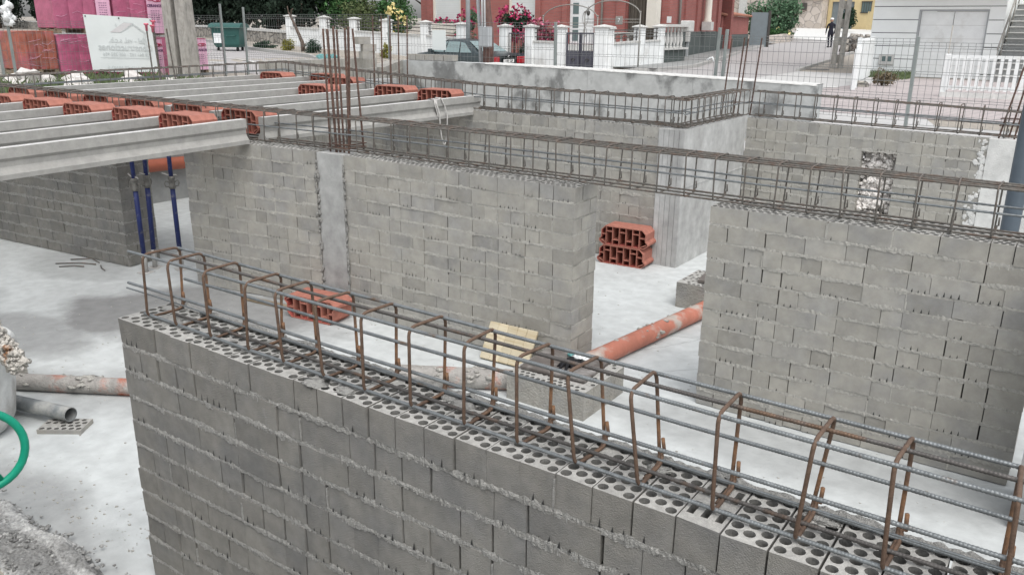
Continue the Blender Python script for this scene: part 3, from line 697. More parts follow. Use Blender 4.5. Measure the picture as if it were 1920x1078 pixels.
solo(mb,'pipe_offcut',[PVCD],'loose grey pipe with an open end lying on the slab at left','pipe')
mb=MB(); mb.pipe((-10.92,6.46,.56),(-10.92,7.5,.53),.09,.006,20)
solo(mb,'drain_pipe',[PVCC],'short bright orange pipe fixed high on the concrete wall behind the blue props','pipe')
mb=MB(); mb.pipe((-.437,7.2,0),(-.437,7.2,2.75),.064,.005,24,n=4)
solo(mb,'upright_pipe',[PVCG],'thick blue-grey pipe standing upright at the right edge','pipe')
# pine panel leaning against the wall foot
mb=MB(); M=Matrix.Translation((-3.45,4.82,.004))@Matrix.Rotation(.05,4,'Z')@Matrix.Rotation(radians(58),4,'X')
for k in range(5): mb.cbox(-.215+k*.0865,0,0,-.215+k*.0865+.0852,.30,.024,.003,0,rr.uniform(.2,.8),M)
solo(mb,'shuttering_panel',[PLY],'yellow pine panel leaning at the foot of the middle wall','wood panel')
# timber strips by the lying clay block
mb=MB(); mb.cbox(0,0,0,.55,.07,.022,.003,M=Matrix.Translation((-6.32,4.62,.002))@Matrix.Rotation(.1,4,'Z'))
solo(mb,'timber_offcut',[WOODP],'grey timber strip on the slab left of the lying clay block','timber')
# wire offcuts
mb=MB()
for a,b,c in (((-8.98,4.38,.01),(-8.8,4.52,.02),(-8.62,4.5,.01)),((-8.95,4.2,.01),(-8.75,4.36,.015),(-8.58,4.44,.01)),((-8.8,4.16,.01),(-8.7,4.27,.012),(-8.6,4.32,.01)),((-8.5,4.45,.01),(-8.4,4.40,.01),(-8.28,4.37,.01))): mb.tube([a,b,c],.006,6)
tag(solo(mb,'wire_offcuts',[RUSTD],'dark steel wire offcuts scattered on the slab by the left wall','wire'),kind='stuff')
# small crumbs on the slab
mb=MB(); q=random.Random(8)
for k in range(1500):
    if k>420: x,y=q.uniform(-7.8,-.2),q.uniform(1.8,7.9)
    elif k<150: x,y=q.uniform(-7.5,-4.2),q.uniform(1.7,4.6)
    elif k<260: x,y=q.uniform(-3,-.3),q.uniform(2.4,8)
    else: x,y=q.gauss(-4.1,.5),1.75+abs(q.gauss(0,.16))
    mb.blob((x,y,.001),q.choice((.0015,.002,.003,.003,.005,.007)),k,.5,0,.5,4,(1.3,1,.5))
tag(structure(mb,'mortar_crumbs',[MORT]),kind='stuff')
# hairline cracks
mb=MB()
for (pts_) in ([(-3.0,5.9),(-2.7,6.15),(-2.4,6.25)],[(-2.5,5.3),(-2.2,5.62)],[(-2.95,5.35),(-2.6,5.9),(-2.35,6.4)]):
    for a,b in zip(pts_,pts_[1:]):
        d=Vector((b[0]-a[0],b[1]-a[1],0)); nn=Vector((-d.y,d.x,0)).normalized()*.0009
        N=8;prev=None
        for i in range(N+1):
            p=Vector((a[0],a[1],.0012))+d*(i/N)+nn*nz(i*.9,a[0]*9)*22
            if prev is not None: mb.quad(tuple(prev-nn),tuple(p-nn),tuple(p+nn),tuple(prev+nn))
            prev=p
structure(mb,'slab_cracks',[DARK])
# mortar spill at the near left corner
mb=MB(); nx,ny=260,170; X0,X1,Y0,Y1=-5.6,-3.2,.75,2.05; vs=[]
for j in range(ny+1):
    for i in range(nx+1):
        x=X0+(X1-X0)*i/nx; y=Y0+(Y1-Y0)*j/ny
        ed=1.70+.10*nz(x*2.2,1)+.05*nz(x*7,4)-.02
        s=max(0,min(1,(ed-y)/.10)); s=s*s*(3-2*s)
        h=.05+.05*nz(x*3,y*3,2)+.035*nz(x*9,y*9,5)+.03*abs(nz(x*20,y*20,9))+.022*nz(x*45,y*45,3)
        rid=max(0,1-abs(y-(ed-.09))/.06)*(.025+.04*max(0,nz(x*6,7)+.3))
        z=max(-.01,s*(h*.55+rid*.5)+(.0-.012)*(1-s))
        if y<1.32+.1*nz(x*3,8): z*=.6
        vs.append((x,y,z))
mb.add(vs,[(j*(nx+1)+i,j*(nx+1)+i+1,(j+1)*(nx+1)+i+1,(j+1)*(nx+1)+i) for j in range(ny) for i in range(nx)],0,.5,False)
tag(structure(mb,'mortar_spill',[MUD]),kind='stuff')
mb=MB(); q=random.Random(12)
cl=[(-4.6+1.25*i/17+q.gauss(0,.03),1.64+.09*nz((-4.6+1.25*i/17)*2.2,1)-q.choice((.02,.04,.10,.2,.27))) for i in range(18)]+[(q.uniform(-4.7,-3.5),q.uniform(1.3,1.62)) for i in range(9)]
for k in range(900):
    c=q.choice(cl) if q.random()<.75 else (q.uniform(-4.8,-3.3),q.uniform(1.2,1.68))
    x=c[0]+q.gauss(0,.055);y=c[1]+q.gauss(0,.022)
    if y>1.73: continue
    r=q.choice((.002,.003,.004,.006,.009)); mb.blob((x,y,.028+.02*nz(x*3,y*3,2)+.02*nz(x*9,y*9,5)+r*.3),r,k,.6,0,q.random(),5,(1.2,1.2,.8),3)
tag(structure(mb,'mortar_clods',[CLODS]),kind='stuff')
mb=MB(); nx=40; vs=[]
for j in range(nx+1):
    for i in range(nx+1):
        x=-5.6+2.2*i/nx; y=.6+.85*j/nx; ed=1.42+.08*nz(x*4,3)-.12*(x+4.2); s=max(0,min(1,(ed-y)/.08)); vs.append((x,y,s*(.075+.02*nz(x*9,y*9))-.012))
mb.add(vs,[(j*(nx+1)+i,j*(nx+1)+i+1,(j+1)*(nx+1)+i+1,(j+1)*(nx+1)+i) for j in range(nx) for i in range(nx)])
structure(mb,'sand_patch',[SAND])
mb=MB(); mb.blob((-4.12,1.30,.06),.055,3,.35,0,.5,8,(1.3,1,.7)); solo(mb,'broken_lump',[LEDGE],'pale broken concrete lump at the bottom left corner','lump')
# ------------------------------------------------------------------ reinforcement
def ribbed(mb,a,b,r,step=.004,seg=7,sag=0,seed=0):
    a=Vector(a);b=Vector(b);L=(b-a).length;n=max(2,int(L/step)); P=[]
    for i in range(n+1):
        f=i/n; p=a.lerp(b,f)
        w=.008*nz(f*L*1.1+seed*7.3,seed); p=p+Vector((0,w,1.2*.004*nz(f*L*1.3,seed*3.1)-sag*4*f*(1-f))); P.append(p)
    mb.tube(P,r,seg,0,.5,smooth=True,rf=(lambda i: 1.07 if (i//2)%2 else .95))
def stirrup_path(w,h,hook=.06,rc=.022):
    """closed stirrup in the local YZ plane, y 0..w, z 0..h, with hooked ends"""
    P=[]
    def arc(cy,cz,a0,a1,n=4):
        for i in range(n+1):
            a=radians(a0+(a1-a0)*i/n); P.append((0,cy+rc*cos(a),cz+rc*sin(a)))
    P.append((.006,.03,hook*.7)); 
    P.append((.004,.012,rc+.004))
    arc(rc,rc,200,270,2)
    arc(w-rc,rc,270,360); arc(w-rc,h-rc,0,90); arc(rc,h-rc,90,180); arc(rc,rc,180,262,3)
    P.append((-.004,w*.45,-.003)); 
    return [(x,y,z) for x,y,z in P]
def stirrup(mb,w,h,r,tail=True):
    rc=.028;P=[]
    def arc(cy,cz,a0,a1,n=4):
        for i in range(n+1):
            a=radians(a0+(a1-a0)*i/n); P.append((0,cy+rc*cos(a),cz+rc*sin(a)))
    # start: stub standing up at the back, run under, up the front, over the top, down the back, return under
    if tail: P.append((.008,w-.004,.075)); P.append((.008,w,rc))
    arc(w-rc,rc,0,-90); arc(rc,rc,270,180); arc(rc,h-rc,180,90); arc(w-rc,h-rc,90,0)
    P.append((-.008,w,rc)) 
    for i in range(4): a=radians(0-30*i); P.append((-.008,w-rc+rc*cos(a),rc+rc*sin(a)-.004))
    P.append((-.009,w*.35,-.004))
    mb.tube(P,r,7)
def cage(name,label,A,B,w,z0,z1,bars,us,r_bar,r_st,mb_mat,st_mat,step,group=None,taper=None,over=(.08,.08),seed=0,tail=True,seg=7,lean=.02,group2=None):
    """cage running A->B (front bottom edge), bars = list of (v,zfrac,start,end)"""
    A3=Vector((A[0],A[1],0));B3=Vector((B[0],B[1],0));L=(B3-A3).length;du=(B3-A3)/L;dv=Vector((-du.y,du.x,0))
    t=thing(name,label,'rebar cage',(A[0],A[1],z0[0]),0,group)
    zz=lambda u,f:(z0[0]+(z0[1]-z0[0])*u/L)+((z1[0]+(z1[1]-z1[0])*u/L)-(z0[0]+(z0[1]-z0[0])*u/L))*f
    rb=random.Random(seed)
    for k,(v,f,s,e) in enumerate(bars):
        mb=MB(); u0=-s;u1=L+e
        a=A3+du*u0+dv*(v*w);b=A3+du*u1+dv*(v*w)
        ribbed(mb,(a.x,a.y,zz(u0,f)),(b.x,b.y,zz(u1,f)),r_bar*(.55 if f==.34 else 1),step,seg,seed=k+seed)
        mb.build('longitudinal_bar',[(STEELD if (mb_mat is STEEL and .3<v<.7) else STEEL) if (.3<f<.6 or mb_mat is STEEL) else mb_mat],t)
    mb=MB(); h=z1[0]-z0[0]; stirrup(mb,w+2*r_bar+.006,h+2*r_bar+.004,r_st,tail)
    o0=None
    for k,u in enumerate(us):
        if o0 is None: o=mb.build('stirrup',[st_mat],t,local=True); o0=o
        else: o=o0.copy(); COL.objects.link(o); o.parent=t
        p=A3+du*u-dv*(r_bar+.003); zb=zz(u,0)-r_bar-.002
        o.location=Vector((p.x,p.y,zb))-Vector(t.location)
        o.rotation_euler=(rb.gauss(0,.012),rb.gauss(0,lean),atan2(du.y,du.x)+rb.gauss(0,.05))
    return t
nb=[(0,1,.10,.1),(.5,1,.02,.1),(1,1,-.01,.1),(0,.46,.13,.1),(0,.42,.16,.1),(1,.5,-.05,.1),(0,0,.04,.1),(.5,0,-.07,.1),(1,0,-.14,.1)]
nus=[.0,.20,.43,.66,.86,1.07,1.27,1.48,1.70,1.90,2.10,2.30,2.51,2.72,2.92,3.16,3.38,3.6]
nb=[b if b[1]!=.42 else (b[0]+.03,.34,b[2],b[3]) for b in nb]
cage('rebar_cage','nearest rebar cage, blue-grey ribbed bars with brown stirrups, lying on the foreground wall',(-3.15,1.825),(.95,1.822),.150,(1.312,1.312),(1.575,1.578),nb,nus,.0060,.0056,STEEL,RUST,.0021,seed=3,seg=8,lean=.06)
mbars=[(0,1,.0,.1),(.33,1,.1,.1),(.68,1,.05,.1),(1,1,.0,.1),(0,.5,.1,.1),(1,.52,.1,.1),(0,0,.0,.1),(.5,0,.1,.1),(1,0,.0,.1)]
cage('rebar_cage','long rusty rebar cage spanning from the middle wall across the opening to the right wall',(-5.16,5.03),(.55,5.10),.20,(1.46,1.41),(1.725,1.675),mbars,[.02+.198*k for k in range(29)],.0066,.0052,RUSTD,RUSTD,.008,seed=5,seg=6)
cage('rebar_cage','dark rebar cage running over the joist ends left of the tall rusty bars',(-10.9,4.48),(-5.2,5.03),.20,(1.53,1.46),(1.80,1.725),mbars,[.1+.2*k for k in range(28)],.0066,.0052,RUSTD,RUSTD,.012,seed=6,seg=5)
fb=[(0,1,.0,.05),(.5,1,.1,.05),(1,1,.0,.0),(0,.5,.1,.0),(1,.5,.1,.05),(0,0,.0,.05),(.5,0,.1,.0),(1,0,.0,.05)]
cage('rebar_cage','straight rebar cage on the far wall in front of the stained foundation wall',(-6.35,8.16),(-3.56,8.15),.21,(1.53,1.505),(1.81,1.775),fb,[.02+.197*k for k in range(15)],.0075,.0058,RUSTD,RUSTD,.02,seed=7,seg=5)
cage('rebar_cage','rebar cage at the back edge of the far joists, partly hidden by clay blocks',(-10.9,8.93),(-6.4,8.18),.21,(1.64,1.53),(1.92,1.81),fb,[.05+.2*k for k in range(23)],.0075,.0058,RUSTD,RUSTD,.02,seed=8,seg=5)
cage('rebar_cage','short rebar cage on top of the concrete pier',(-3.53,8.2),(-3.53,9.95),.2,(1.50,1.50),(1.775,1.785),fb,[.05+.17*k for k in range(11)],.0075,.0058,RUSTD,RUSTD,.02,seed=9,seg=5)
cage('rebar_cage','rebar cage along the far right wall with the small square hole',(-3.5,9.98),(-.55,9.98),.16,(1.49,1.44),(1.77,1.69),[b for b in fb if b[0]!=.5],[.1+.215*k for k in range(14)],.0075,.0058,RUSTD,RUSTD,.02,seed=10,seg=5)
cage('rebar_cage','long rebar cage on the left boundary wall before the pink brick pallets',(-11.05,2.2),(-11.05,9.4),.2,(1.58,1.66),(1.82,1.9),fb,[.08+.2*k for k in range(36)],.0075,.0058,RUSTD,RUSTD,.02,seed=11,seg=5)
RUSTS=mat('starter_bar_rust',(.115,.075,.062),.75,.3,40,.2,200,metal=.25,col2=(.16,.095,.07),mix2=.58,scale2=8)
def starters(label,bars,r,caps=None,m=RUSTS,ties=()):
    z0=min(b[0][2] for b in bars); x=sum(b[0][0] for b in bars)/len(bars); y=sum(b[0][1] for b in bars)/len(bars)
    t=thing('starter_bars',label,'starter bars',(x,y,z0))
    for k,(a,b) in enumerate(bars):
        mb=MB(); rr_=r[k] if isinstance(r,(list,tuple)) else r
        ribbed(mb,a,b,rr_,.012,8,seed=k+x); o=mb.build('bar',[m],t)
        if caps and k in caps:
            mb=MB(); mb.lathe([(0,.05),(.03,.05),(.034,.04),(.03,.028),(.018,.02),(.016,-.05),(0,-.05)],12,M=Matrix.Translation(Vector(b)+Vector((0,0,.01)))); mb.build('safety_cap',[PINKCAP],o)
    for z in ties:
        mb=MB(); xs_=[b[0][0] for b in bars]; ys_=[b[0][1] for b in bars]; e=.012
        mb.tube([(min(xs_)-e,min(ys_)-e,z),(max(xs_)+e,min(ys_)-e,z+.004),(max(xs_)+e,max(ys_)+e,z),(min(xs_)-e,max(ys_)+e,z-.003)],.004,6,closed=True); mb.build('tie',[m],t)
    return t
PINKCAP=mat('pink_plastic_cap',(.62,.16,.22),.45,.08,8,.03)
c0=Vector((-5.39,5.05,0))
B5=[((-5.475,5.03,1.42),(-5.475,5.02,2.455)),((-5.40,5.03,1.42),(-5.43,5.03,2.45)),((-5.375,5.05,1.42),(-5.39,5.05,2.47)),((-5.33,5.05,1.42),(-5.345,5.05,2.45)),((-5.27,5.05,1.42),(-5.255,5.06,2.46)),((-5.45,5.24,1.42),(-5.38,5.22,2.47)),((-5.28,5.24,1.42),(-5.335,5.22,2.455))]
starters('tall rusty starter bars rising from the concrete column of the middle wall',B5,[.0085,.011,.010,.0085,.009,.011,.009],ties=(1.50,1.47))
B5=[((-8.30+.075*k+(.03 if k%2 else 0),8.50+(.22 if k%2 else 0),1.5),(-8.31+.078*k+(.03 if k%2 else 0),8.52+(.22 if k%2 else 0),2.60)) for k in range(6)]
starters('thin rusty starter bars on the far wall in front of the white fence wall',B5,.009,ties=(1.6,))
B4=[((-3.86,9.97,1.47),(-3.80,9.95,2.37)),((-3.78,10.15,1.47),(-3.70,10.1,2.38)),((-3.66,9.97,1.47),(-3.60,9.95,2.37)),((-3.56,10.12,1.47),(-3.49,10.1,2.38))]
starters('four rusty starter bars standing behind the concrete pier at the corner',B4,.009,ties=(1.62,))
B4=[((-.86,10.0,1.42),(-.72,10.0,2.34)),((-.78,10.13,1.42),(-.66,10.1,2.36)),((-.72,10.0,1.42),(-.62,10.0,2.34)),((-.66,10.12,1.42),(-.60,10.1,2.33))]
starters('four rusty starter bars beside the upright grey pipe',B4,.009,ties=(1.55,1.62))
B4=[((-11.0,6.89,1.6),(-11.0,6.87,2.42)),((-11.0,7.00,1.6),(-11.0,6.96,2.40)),((-11.05,7.04,1.6),(-11.05,7.01,2.46)),((-11.0,7.24,1.6),(-11.0,7.17,2.41))]
starters('starter bars with pink safety caps in front of the white banner',B4,.010,caps=(0,1,2),m=RUSTD)
# ------------------------------------------------------------------ precast joists
prof=[(-.06,0),(.06,0),(.06,.035),(.032,.068),(.023,.084),(.023,.122),(.040,.146),(.036,.22),(-.036,.22),(-.040,.146),(-.023,.122),(-.023,.084),(-.032,.068),(-.06,.035)]
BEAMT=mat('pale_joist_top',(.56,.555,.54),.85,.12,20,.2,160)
def joist(x,ya,yb,za,zb,label,group):
    mb=MB(); n=14; L=yb-ya; vs=[]
    sx=.006*R.gauss(0,1)
    for i in range(n+1):
        f=i/n; y=ya+L*f; z=za+(zb-za)*f; dx=sx*sin(pi*f)+.0015*nz(y*3,x)
        vs+=[(x+px+dx,y,z+pz+.001*nz(y*6,x+pz*9)) for px,pz in prof]
    m=len(prof); fs=[]
    for i in range(n):
        for k in range(m): fs.append((i*m+k,i*m+(k+1)%m,(i+1)*m+(k+1)%m,(i+1)*m+k))
    fs+= [tuple(range(m-1,-1,-1)),tuple(range(n*m,(n+1)*m))]
    ff=[f[::-1] for f in fs][:n*m]+[fs[-2],fs[-1]]; mb.add(vs,ff)
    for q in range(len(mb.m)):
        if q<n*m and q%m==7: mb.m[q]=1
    # pour marks: two prestressing wire ends
    for e,yy in ((-.028,yb+.004),(.028,yb+.004),(0,yb+.004)): mb.cyl((x+e,yb-.01,zb+.022),(x+e,yy,zb+.022),.003,6)
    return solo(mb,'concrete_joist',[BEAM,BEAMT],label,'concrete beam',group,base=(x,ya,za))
words=['first','second','third','fourth','fifth','sixth','seventh']
HJ=.22
fx=[-6.345-.748*k for k in range(7)]
for k in range(7):
    yend=[4.80,4.76,4.74,4.66,4.60,4.55,4.5][k]
    joist(fx[k]+.01,.2,yend,1.60-HJ-.01*0,1.672+.004*k-HJ,'%s concrete joist of the front row, counting leftwards from the overhanging joist end'%words[k],'front row of concrete joists')
def wallfar(x): return 8.12 if x>-6.3 else 8.12+.1585*(-6.3-x)
for k in range(7):
    joist(fx[k],5.0+.01*k,wallfar(fx[k])+.17,1.668+.008*k-HJ,1.675+.010*k-HJ,'%s concrete joist of the back row, counting leftwards from the one with the sling'%words[k],'back row of concrete joists')
# ------------------------------------------------------------------ hollow clay filler blocks
def clay_mesh(L=.25):
    mb=MB(); o=[(-.235,0),(.235,0),(.285,.035),(.287,.058),(.262,.085),(.262,.165),(.215,.21),(-.215,.21),(-.262,.165),(-.262,.085),(-.287,.058),(-.285,.035)]
    t=.0095; i=[]
    n=len(o)
    for k in range(n):
        a=Vector(o[k-1]);b=Vector(o[k]);c=Vector(o[(k+1)%n]); d1=(b-a).normalized();d2=(c-b).normalized(); n1=Vector((-d1.y,d1.x));n2=Vector((-d2.y,d2.x)); m=(n1+n2).normalized(); i.append(tuple(b+m*t/max(.4,m.dot(n1))))
    y0,y1=-L/2,L/2
    vs=[(x,y0,z) for x,z in o]+[(x,y1,z) for x,z in o]+[(x,y0,z) for x,z in i]+[(x,y1,z) for x,z in i]
    fo=[(k,(k+1)%n,n+(k+1)%n,n+k) for k in range(n)]; fi=[(2*n+k,3*n+k,3*n+(k+1)%n,2*n+(k+1)%n) for k in range(n)]
    fe=[(k,2*n+k,2*n+(k+1)%n,(k+1)%n) for k in range(n)]+[(n+k,n+(k+1)%n,3*n+(k+1)%n,3*n+k) for k in range(n)]
    mb.add(vs,fo+fe,0,.5); mb.add(vs,fi,1,.5)
    w=.0036
    xs_=[-.205,-.128,-.05,.028,.106,.184]
    for x in xs_:
        mb.box(x-w,y0+.001,.006,x+w,y1-.001,.204,0)
    e=[-.27]+xs_+[.27]
    for k in range(7):
        a=e[k]+w if k else -.255; b=e[k+1]-w if k<6 else .255
        for z in ((.115,) if k in (0,6) else ((.150,) if k%2 else (.062,))): 
            mb.box(a,y0+.0015,z-w,b,y1-.0015,z+w,0)
    for s in (-1,1): 
        mb.add([(s*.27,y0+.002,.045),(s*.20,y0+.002,.012),(s*.20,y0+.002,.021),(s*.265,y0+.002,.054),(s*.27,y1-.002,.045),(s*.20,y1-.002,.012),(s*.20,y1-.002,.021),(s*.265,y1-.002,.054)],[(0,1,2,3),(4,7,6,5),(0,4,5,1),(2,6,7,3)],0)
    # darkest depth: a thin diaphragm is not real, the block is open right through
    return mb
_c=None
def clay(x,y,z,rz,label,group,rx=0,ry=0,tint=None):
    global _c
    if _c is None:
        o=clay_mesh().build('clay_block',[CLAY,CLAYIN]); _c=o
    else:
        o=_c.copy(); COL.objects.link(o)
    o.location=(x,y,z); o.rotation_euler=(rx,ry,rz); ORG[o.name]=Vector((x,y,z))
    return tag(o,label,'clay block',group)
def bay(k): return (fx[k]+fx[k+1])/2
g1='clay blocks set between the front joists'
for k in range(6):
    z=1.672+.004*k-HJ+.058
    clay(bay(k)-.01,4.50-.035*k+[0,.02,-.01,.0,.02,0][k],z,R.gauss(0,.02),'%s red clay block between front joists, counting leftwards from the overhanging joist end'%words[k],g1)
g2='clay blocks at the near ends of the back joists'
for k in range(6):
    z=1.668+.008*k-HJ+.052
    clay(bay(k)+.0,5.16-.045*k,z,R.gauss(0,.015),'%s dark red clay block under the left cage, counting leftwards from the middle wall'%words[k],g2)
clay(-6.60,5.18,1.445,.0,'red clay block on edge below another, at the end of the front joist beside the cage','clay blocks at the near ends of the back joists',rx=0) if False else None
g3='clay blocks scattered along the far ends of the back joists'
lab3=['large red clay block nearest the far end of the joist with the sling','red clay block on the back joists just right of the thin starter bars','red clay block on the back joists, seen through the tall rusty bars','red clay block at the far end behind the tall rusty bars','small-looking red clay block farthest back at the low block upstand','lone red clay block at the far left end of the back joists']
pos3=[(bay(0),8.02),(bay(1),8.03),(bay(2),7.42),(bay(3),8.62),(bay(4),8.95),(bay(5),8.62)]
for k,(x,y) in enumerate(pos3): clay(x,y,1.70+.008*k-HJ+.055,R.gauss(0,.02),lab3[k],g3)
# two stacked at the pier, one lying upside down by the column
gs='pair of stacked clay blocks by the pier'
clay(-4.05,7.95,.0,.06,'lower of the two red clay blocks stacked against the concrete pier',gs)
clay(-4.035,7.955,.214,.075,'upper of the two red clay blocks stacked against the concrete pier',gs)
clay(-5.40,4.72,.212,.12,'single red clay block lying on the slab at the foot of the concrete column',None,rx=radians(180)*0,ry=pi)
# webbing sling on the first back joist
mb=MB()
xj=fx[0];pts=[]
y0=7.42
zt=1.68
def strap(P,w):
    vs=[];fs=[]
    for q in P: 
        q=Vector(q); vs+=[tuple(q+Vector((0,-w/2,0))),tuple(q+Vector((0,w/2,0)))]
    for i in range(len(P)-1): fs.append((2*i,2*i+1,2*i+3,2*i+2))
    mb.add(vs,fs,0,.5,True)
strap([(xj-.055,y0-.01,zt-.12),(xj-.046,y0,zt+.004),(xj,y0,zt+.007),(xj+.046,y0,zt+.004),(xj+.05,y0+.01,zt-.07),(xj+.055,y0+.03,zt-.12),(xj+.072,y0+.04,zt-.2)],.055)
P=[]
for i in range(15):
    a=pi*i/14
    P.append((xj+.078+.01*sin(a),y0+.035+.135*(1-cos(a))*.5+.0,zt-.18-.34*sin(a)-.0*i))
mb.tube([(xj+.05,y0+.0,zt-.02),(xj+.064,y0+.02,zt-.1)]+P+[(xj+.06,y0+.15,zt-.08),(xj+.046,y0+.10,zt+.008),(xj+.0,y0+.05,zt+.012)],.0075,7)
solo(mb,'webbing_sling',[PALEM],'grey lifting sling looped over the back joist nearest the open room','sling')
# ------------------------------------------------------------------ props
PROPC=mat('worn_prop_collar',(.20,.195,.18),.6,.35,30,.2,90,metal=.3)
def prop(x,y,top,label,rz,lean=0):
    t=thing('steel_prop',label,'steel prop',(x,y,0),rz,'blue steel props under the joists')
    def b(n,f,m):
        mb=MB(); f(mb); return mb.build(n,[m],t,local=True)
    b('outer_tube',lambda m:(m.tube([(0,0,.008),(0,0,.22)],.0245,14),m.tube([(0,0,.2),(0,0,.94)],.0248,14)),BLUE)
    b('foot_splash',lambda m:m.tube([(0,0,.006),(0,0,.17),(0,0,.2)],[.0258,.0256,.0251],14),PALEM)
    b('inner_tube',lambda m:m.tube([(0,0,.9),(0,0,top-.01)],.0215,14),BLUE)
    b('base_plate',lambda m:(m.cbox(-.065,-.065,0,.065,.065,.007,.002)),PALEM)
    b('head_plate',lambda m:(m.cbox(-.06,-.06,top-.008,.06,.06,top-.001,.002)),PALEM)
    c=b('collar',lambda m:m.lathe([(.024,.86),(.034,.865),(.036,.89),(.030,.9),(.030,.955),(.036,.962),(.035,.99),(.023,.992)],14),PROPC)
    mb=MB()
    for s in (-1,1): mb.tube([(s*.03,0,.93),(s*.06,0,.945),(s*.072,0,.915),(s*.06,0,.885),(s*.034,0,.885)],.006,7)
    mb.build('collar_handle',[PROPC],c,local=True)
    b('pin',lambda m:m.tube([(-.085,.01,1.03),(-.03,.0,1.005),(.05,0,1.0),(.06,.0,.985)],.006,7),PALEM)
    t.rotation_euler=(lean,0,rz)
    return t
prop(-7.90,4.60,1.415,'nearest blue steel prop with a pale ringed collar, before the end of the left wall',.2)
prop(-8.0,4.77,1.40,'slimmer blue prop crossing just behind the nearest blue prop',1.9,.03)
prop(-7.72,4.90,1.42,'blue prop standing alone in the gap against the bright slab',1.2)
# ------------------------------------------------------------------ concrete mixer at the left edge
mx=thing('concrete_mixer','mortar-crusted concrete mixer with a green hand wheel, cut off at the left edge','concrete mixer',(-5.28,1.82,0))
def mpart(n,mb,m,par=None): return mb.build(n,m if isinstance(m,list) else [m],par or mx)
mb=MB(); Md=Matrix.Translation((-5.52,1.9,0))
mb.lathe([(0,.02),(.22,.02),(.27,.10),(.30,.30),(.31,.50),(.335,.52),(.345,.56),(.335,.60),(.32,.62),(.30,.63),(.28,.6),(.2,.2),(0,.1)],28,M=Md)
mpart('drum',mb,DRUM)
mb=MB()
for k in range(420):
    f=rr.random(); x=-4.98+.34*f+rr.gauss(0,.018); z=.96-.25*f+rr.gauss(0,.015)-.26*rr.random()*(1-f*.8); mb.blob((x,1.9+rr.uniform(-.03,.03),z),rr.uniform(.008,.024),k,.7,0,.5,6,(1.3,1,.8),3)
mpart('mortar_crust',mb,CRUST)
mb=MB(); Mw=Matrix.Translation((-4.17,1.45,.5))@Matrix.Rotation(radians(70),4,'Z')@Matrix.Rotation(radians(84),4,'X')
mb.tube([tuple(Mw@Vector((.20*cos(a),.20*sin(a),0))) for a in [2*pi*i/36 for i in range(36)]],.020,12,closed=True)
mb.tube([tuple(Mw@Vector((.185*cos(2),.185*sin(2),0))),tuple(Mw@Vector((-.185*cos(2),-.185*sin(2),0)))],.012,8)
mb.tube([tuple(Mw@Vector((0,0,0))),(-4.7,1.66,.42),(-5.0,1.8,.4)],.016,8)
mpart('hand_wheel',mb,GPLAS)
# ------------------------------------------------------------------ streets
mb=MB(); sheet(mb,[(-70,17.3),(-45,16.9),(-20.6,15.9),(-12,15.5),(-6,15.4)],[(-70,40),(-45,30.5),(-31.6,24.75),(-25,22.75),(-13.4,26.9)],.004,60,14); structure(mb,'road',[ROADM])
mb=MB(); sheet(mb,[(-13.4,26.9),(-14.6,35),(-17.2,46),(-20.5,60),(-26,80)],[(-9.0,15.4),(-9.3,31),(-10.6,41),(-12.2,52),(-16,80)],.008,40,4); structure(mb,'side_road',[ROADM])
mb=MB(); sheet(mb,[(-9.0,15.0),(-9.4,31)],[(-2.2,15.0),(-6.9,31)],.004,20,3); sheet(mb,[(-4.0,10.35),(-4.0,15.0)],[(8,10.35),(8,15.0)],.004,6,3); structure(mb,'concrete_apron',[APRON])
mb=MB(); sheet(mb,[(-7.6,16.6),(-6.2,22),(-5.2,29.5)],[(10,14.9),(10,21),(10,29.8)],.012,20,3); structure(mb,'block_paving',[PAVEP])
mb=MB(); sheet(mb,[(-70,44),(-45,33.5),(-31.6,27.6),(-22,26.4),(-15,26.4)],[(-70,40.2),(-45,30.6),(-31.6,24.9),(-25,22.9),(-13.4,27.0)],.10,40,6); structure(mb,'verge',[EARTH])
mb=MB(); sheet(mb,[(-15.0,26.9),(-15.0,31),(-16.2,36.2),(-17.9,44.6),(-18.5,52),(-19,58)],[(-13.1,27.2),(-13.2,31),(-14.6,37),(-16.6,45),(-18.2,53),(-19.6,58)],.12,30,2); structure(mb,'pavement',[WALKM])
def kerb(mb,P,w=.14,h=.13):
    n=60
    pts=[]
    for i in range(n+1):
        k=i/n*(len(P)-1); a=min(int(k),len(P)-2); f=k-a; pts.append((P[a][0]*(1-f)+P[a+1][0]*f,P[a][1]*(1-f)+P[a+1][1]*f))
    vs=[];fs=[]
    for i,(x,y) in enumerate(pts):
        j=min(i+1,n); i0=max(i-1,0); d=Vector((pts[j][0]-pts[i0][0],pts[j][1]-pts[i0][1])).normalized(); nx_,ny_=-d.y*w/2,d.x*w/2; z=g(x,y)
        vs+=[(x-nx_,y-ny_,z-.05),(x-nx_,y-ny_,z+h),(x+nx_,y+ny_,z+h),(x+nx_,y+ny_,z-.05)]
    for i in range(n):
        for k in range(3): fs.append((i*4+k,(i+1)*4+k,(i+1)*4+k+1,i*4+k+1))
    fs+=[(0,1,2,3),(n*4+3,n*4+2,n*4+1,n*4)]
    mb.add(vs,fs)
mb=MB(); kerb(mb,[(-70,40.1),(-45,30.55),(-31.6,24.82),(-25,22.82),(-13.6,26.9),(-13.1,27.6),(-13.2,31),(-14.6,37),(-16.6,45),(-18.2,53),(-19.6,58)]); kerb(mb,[(-9.3,31),(-10.6,41),(-11.6,48)],.14,.1); structure(mb,'kerb',[KERBM])
mb=MB()
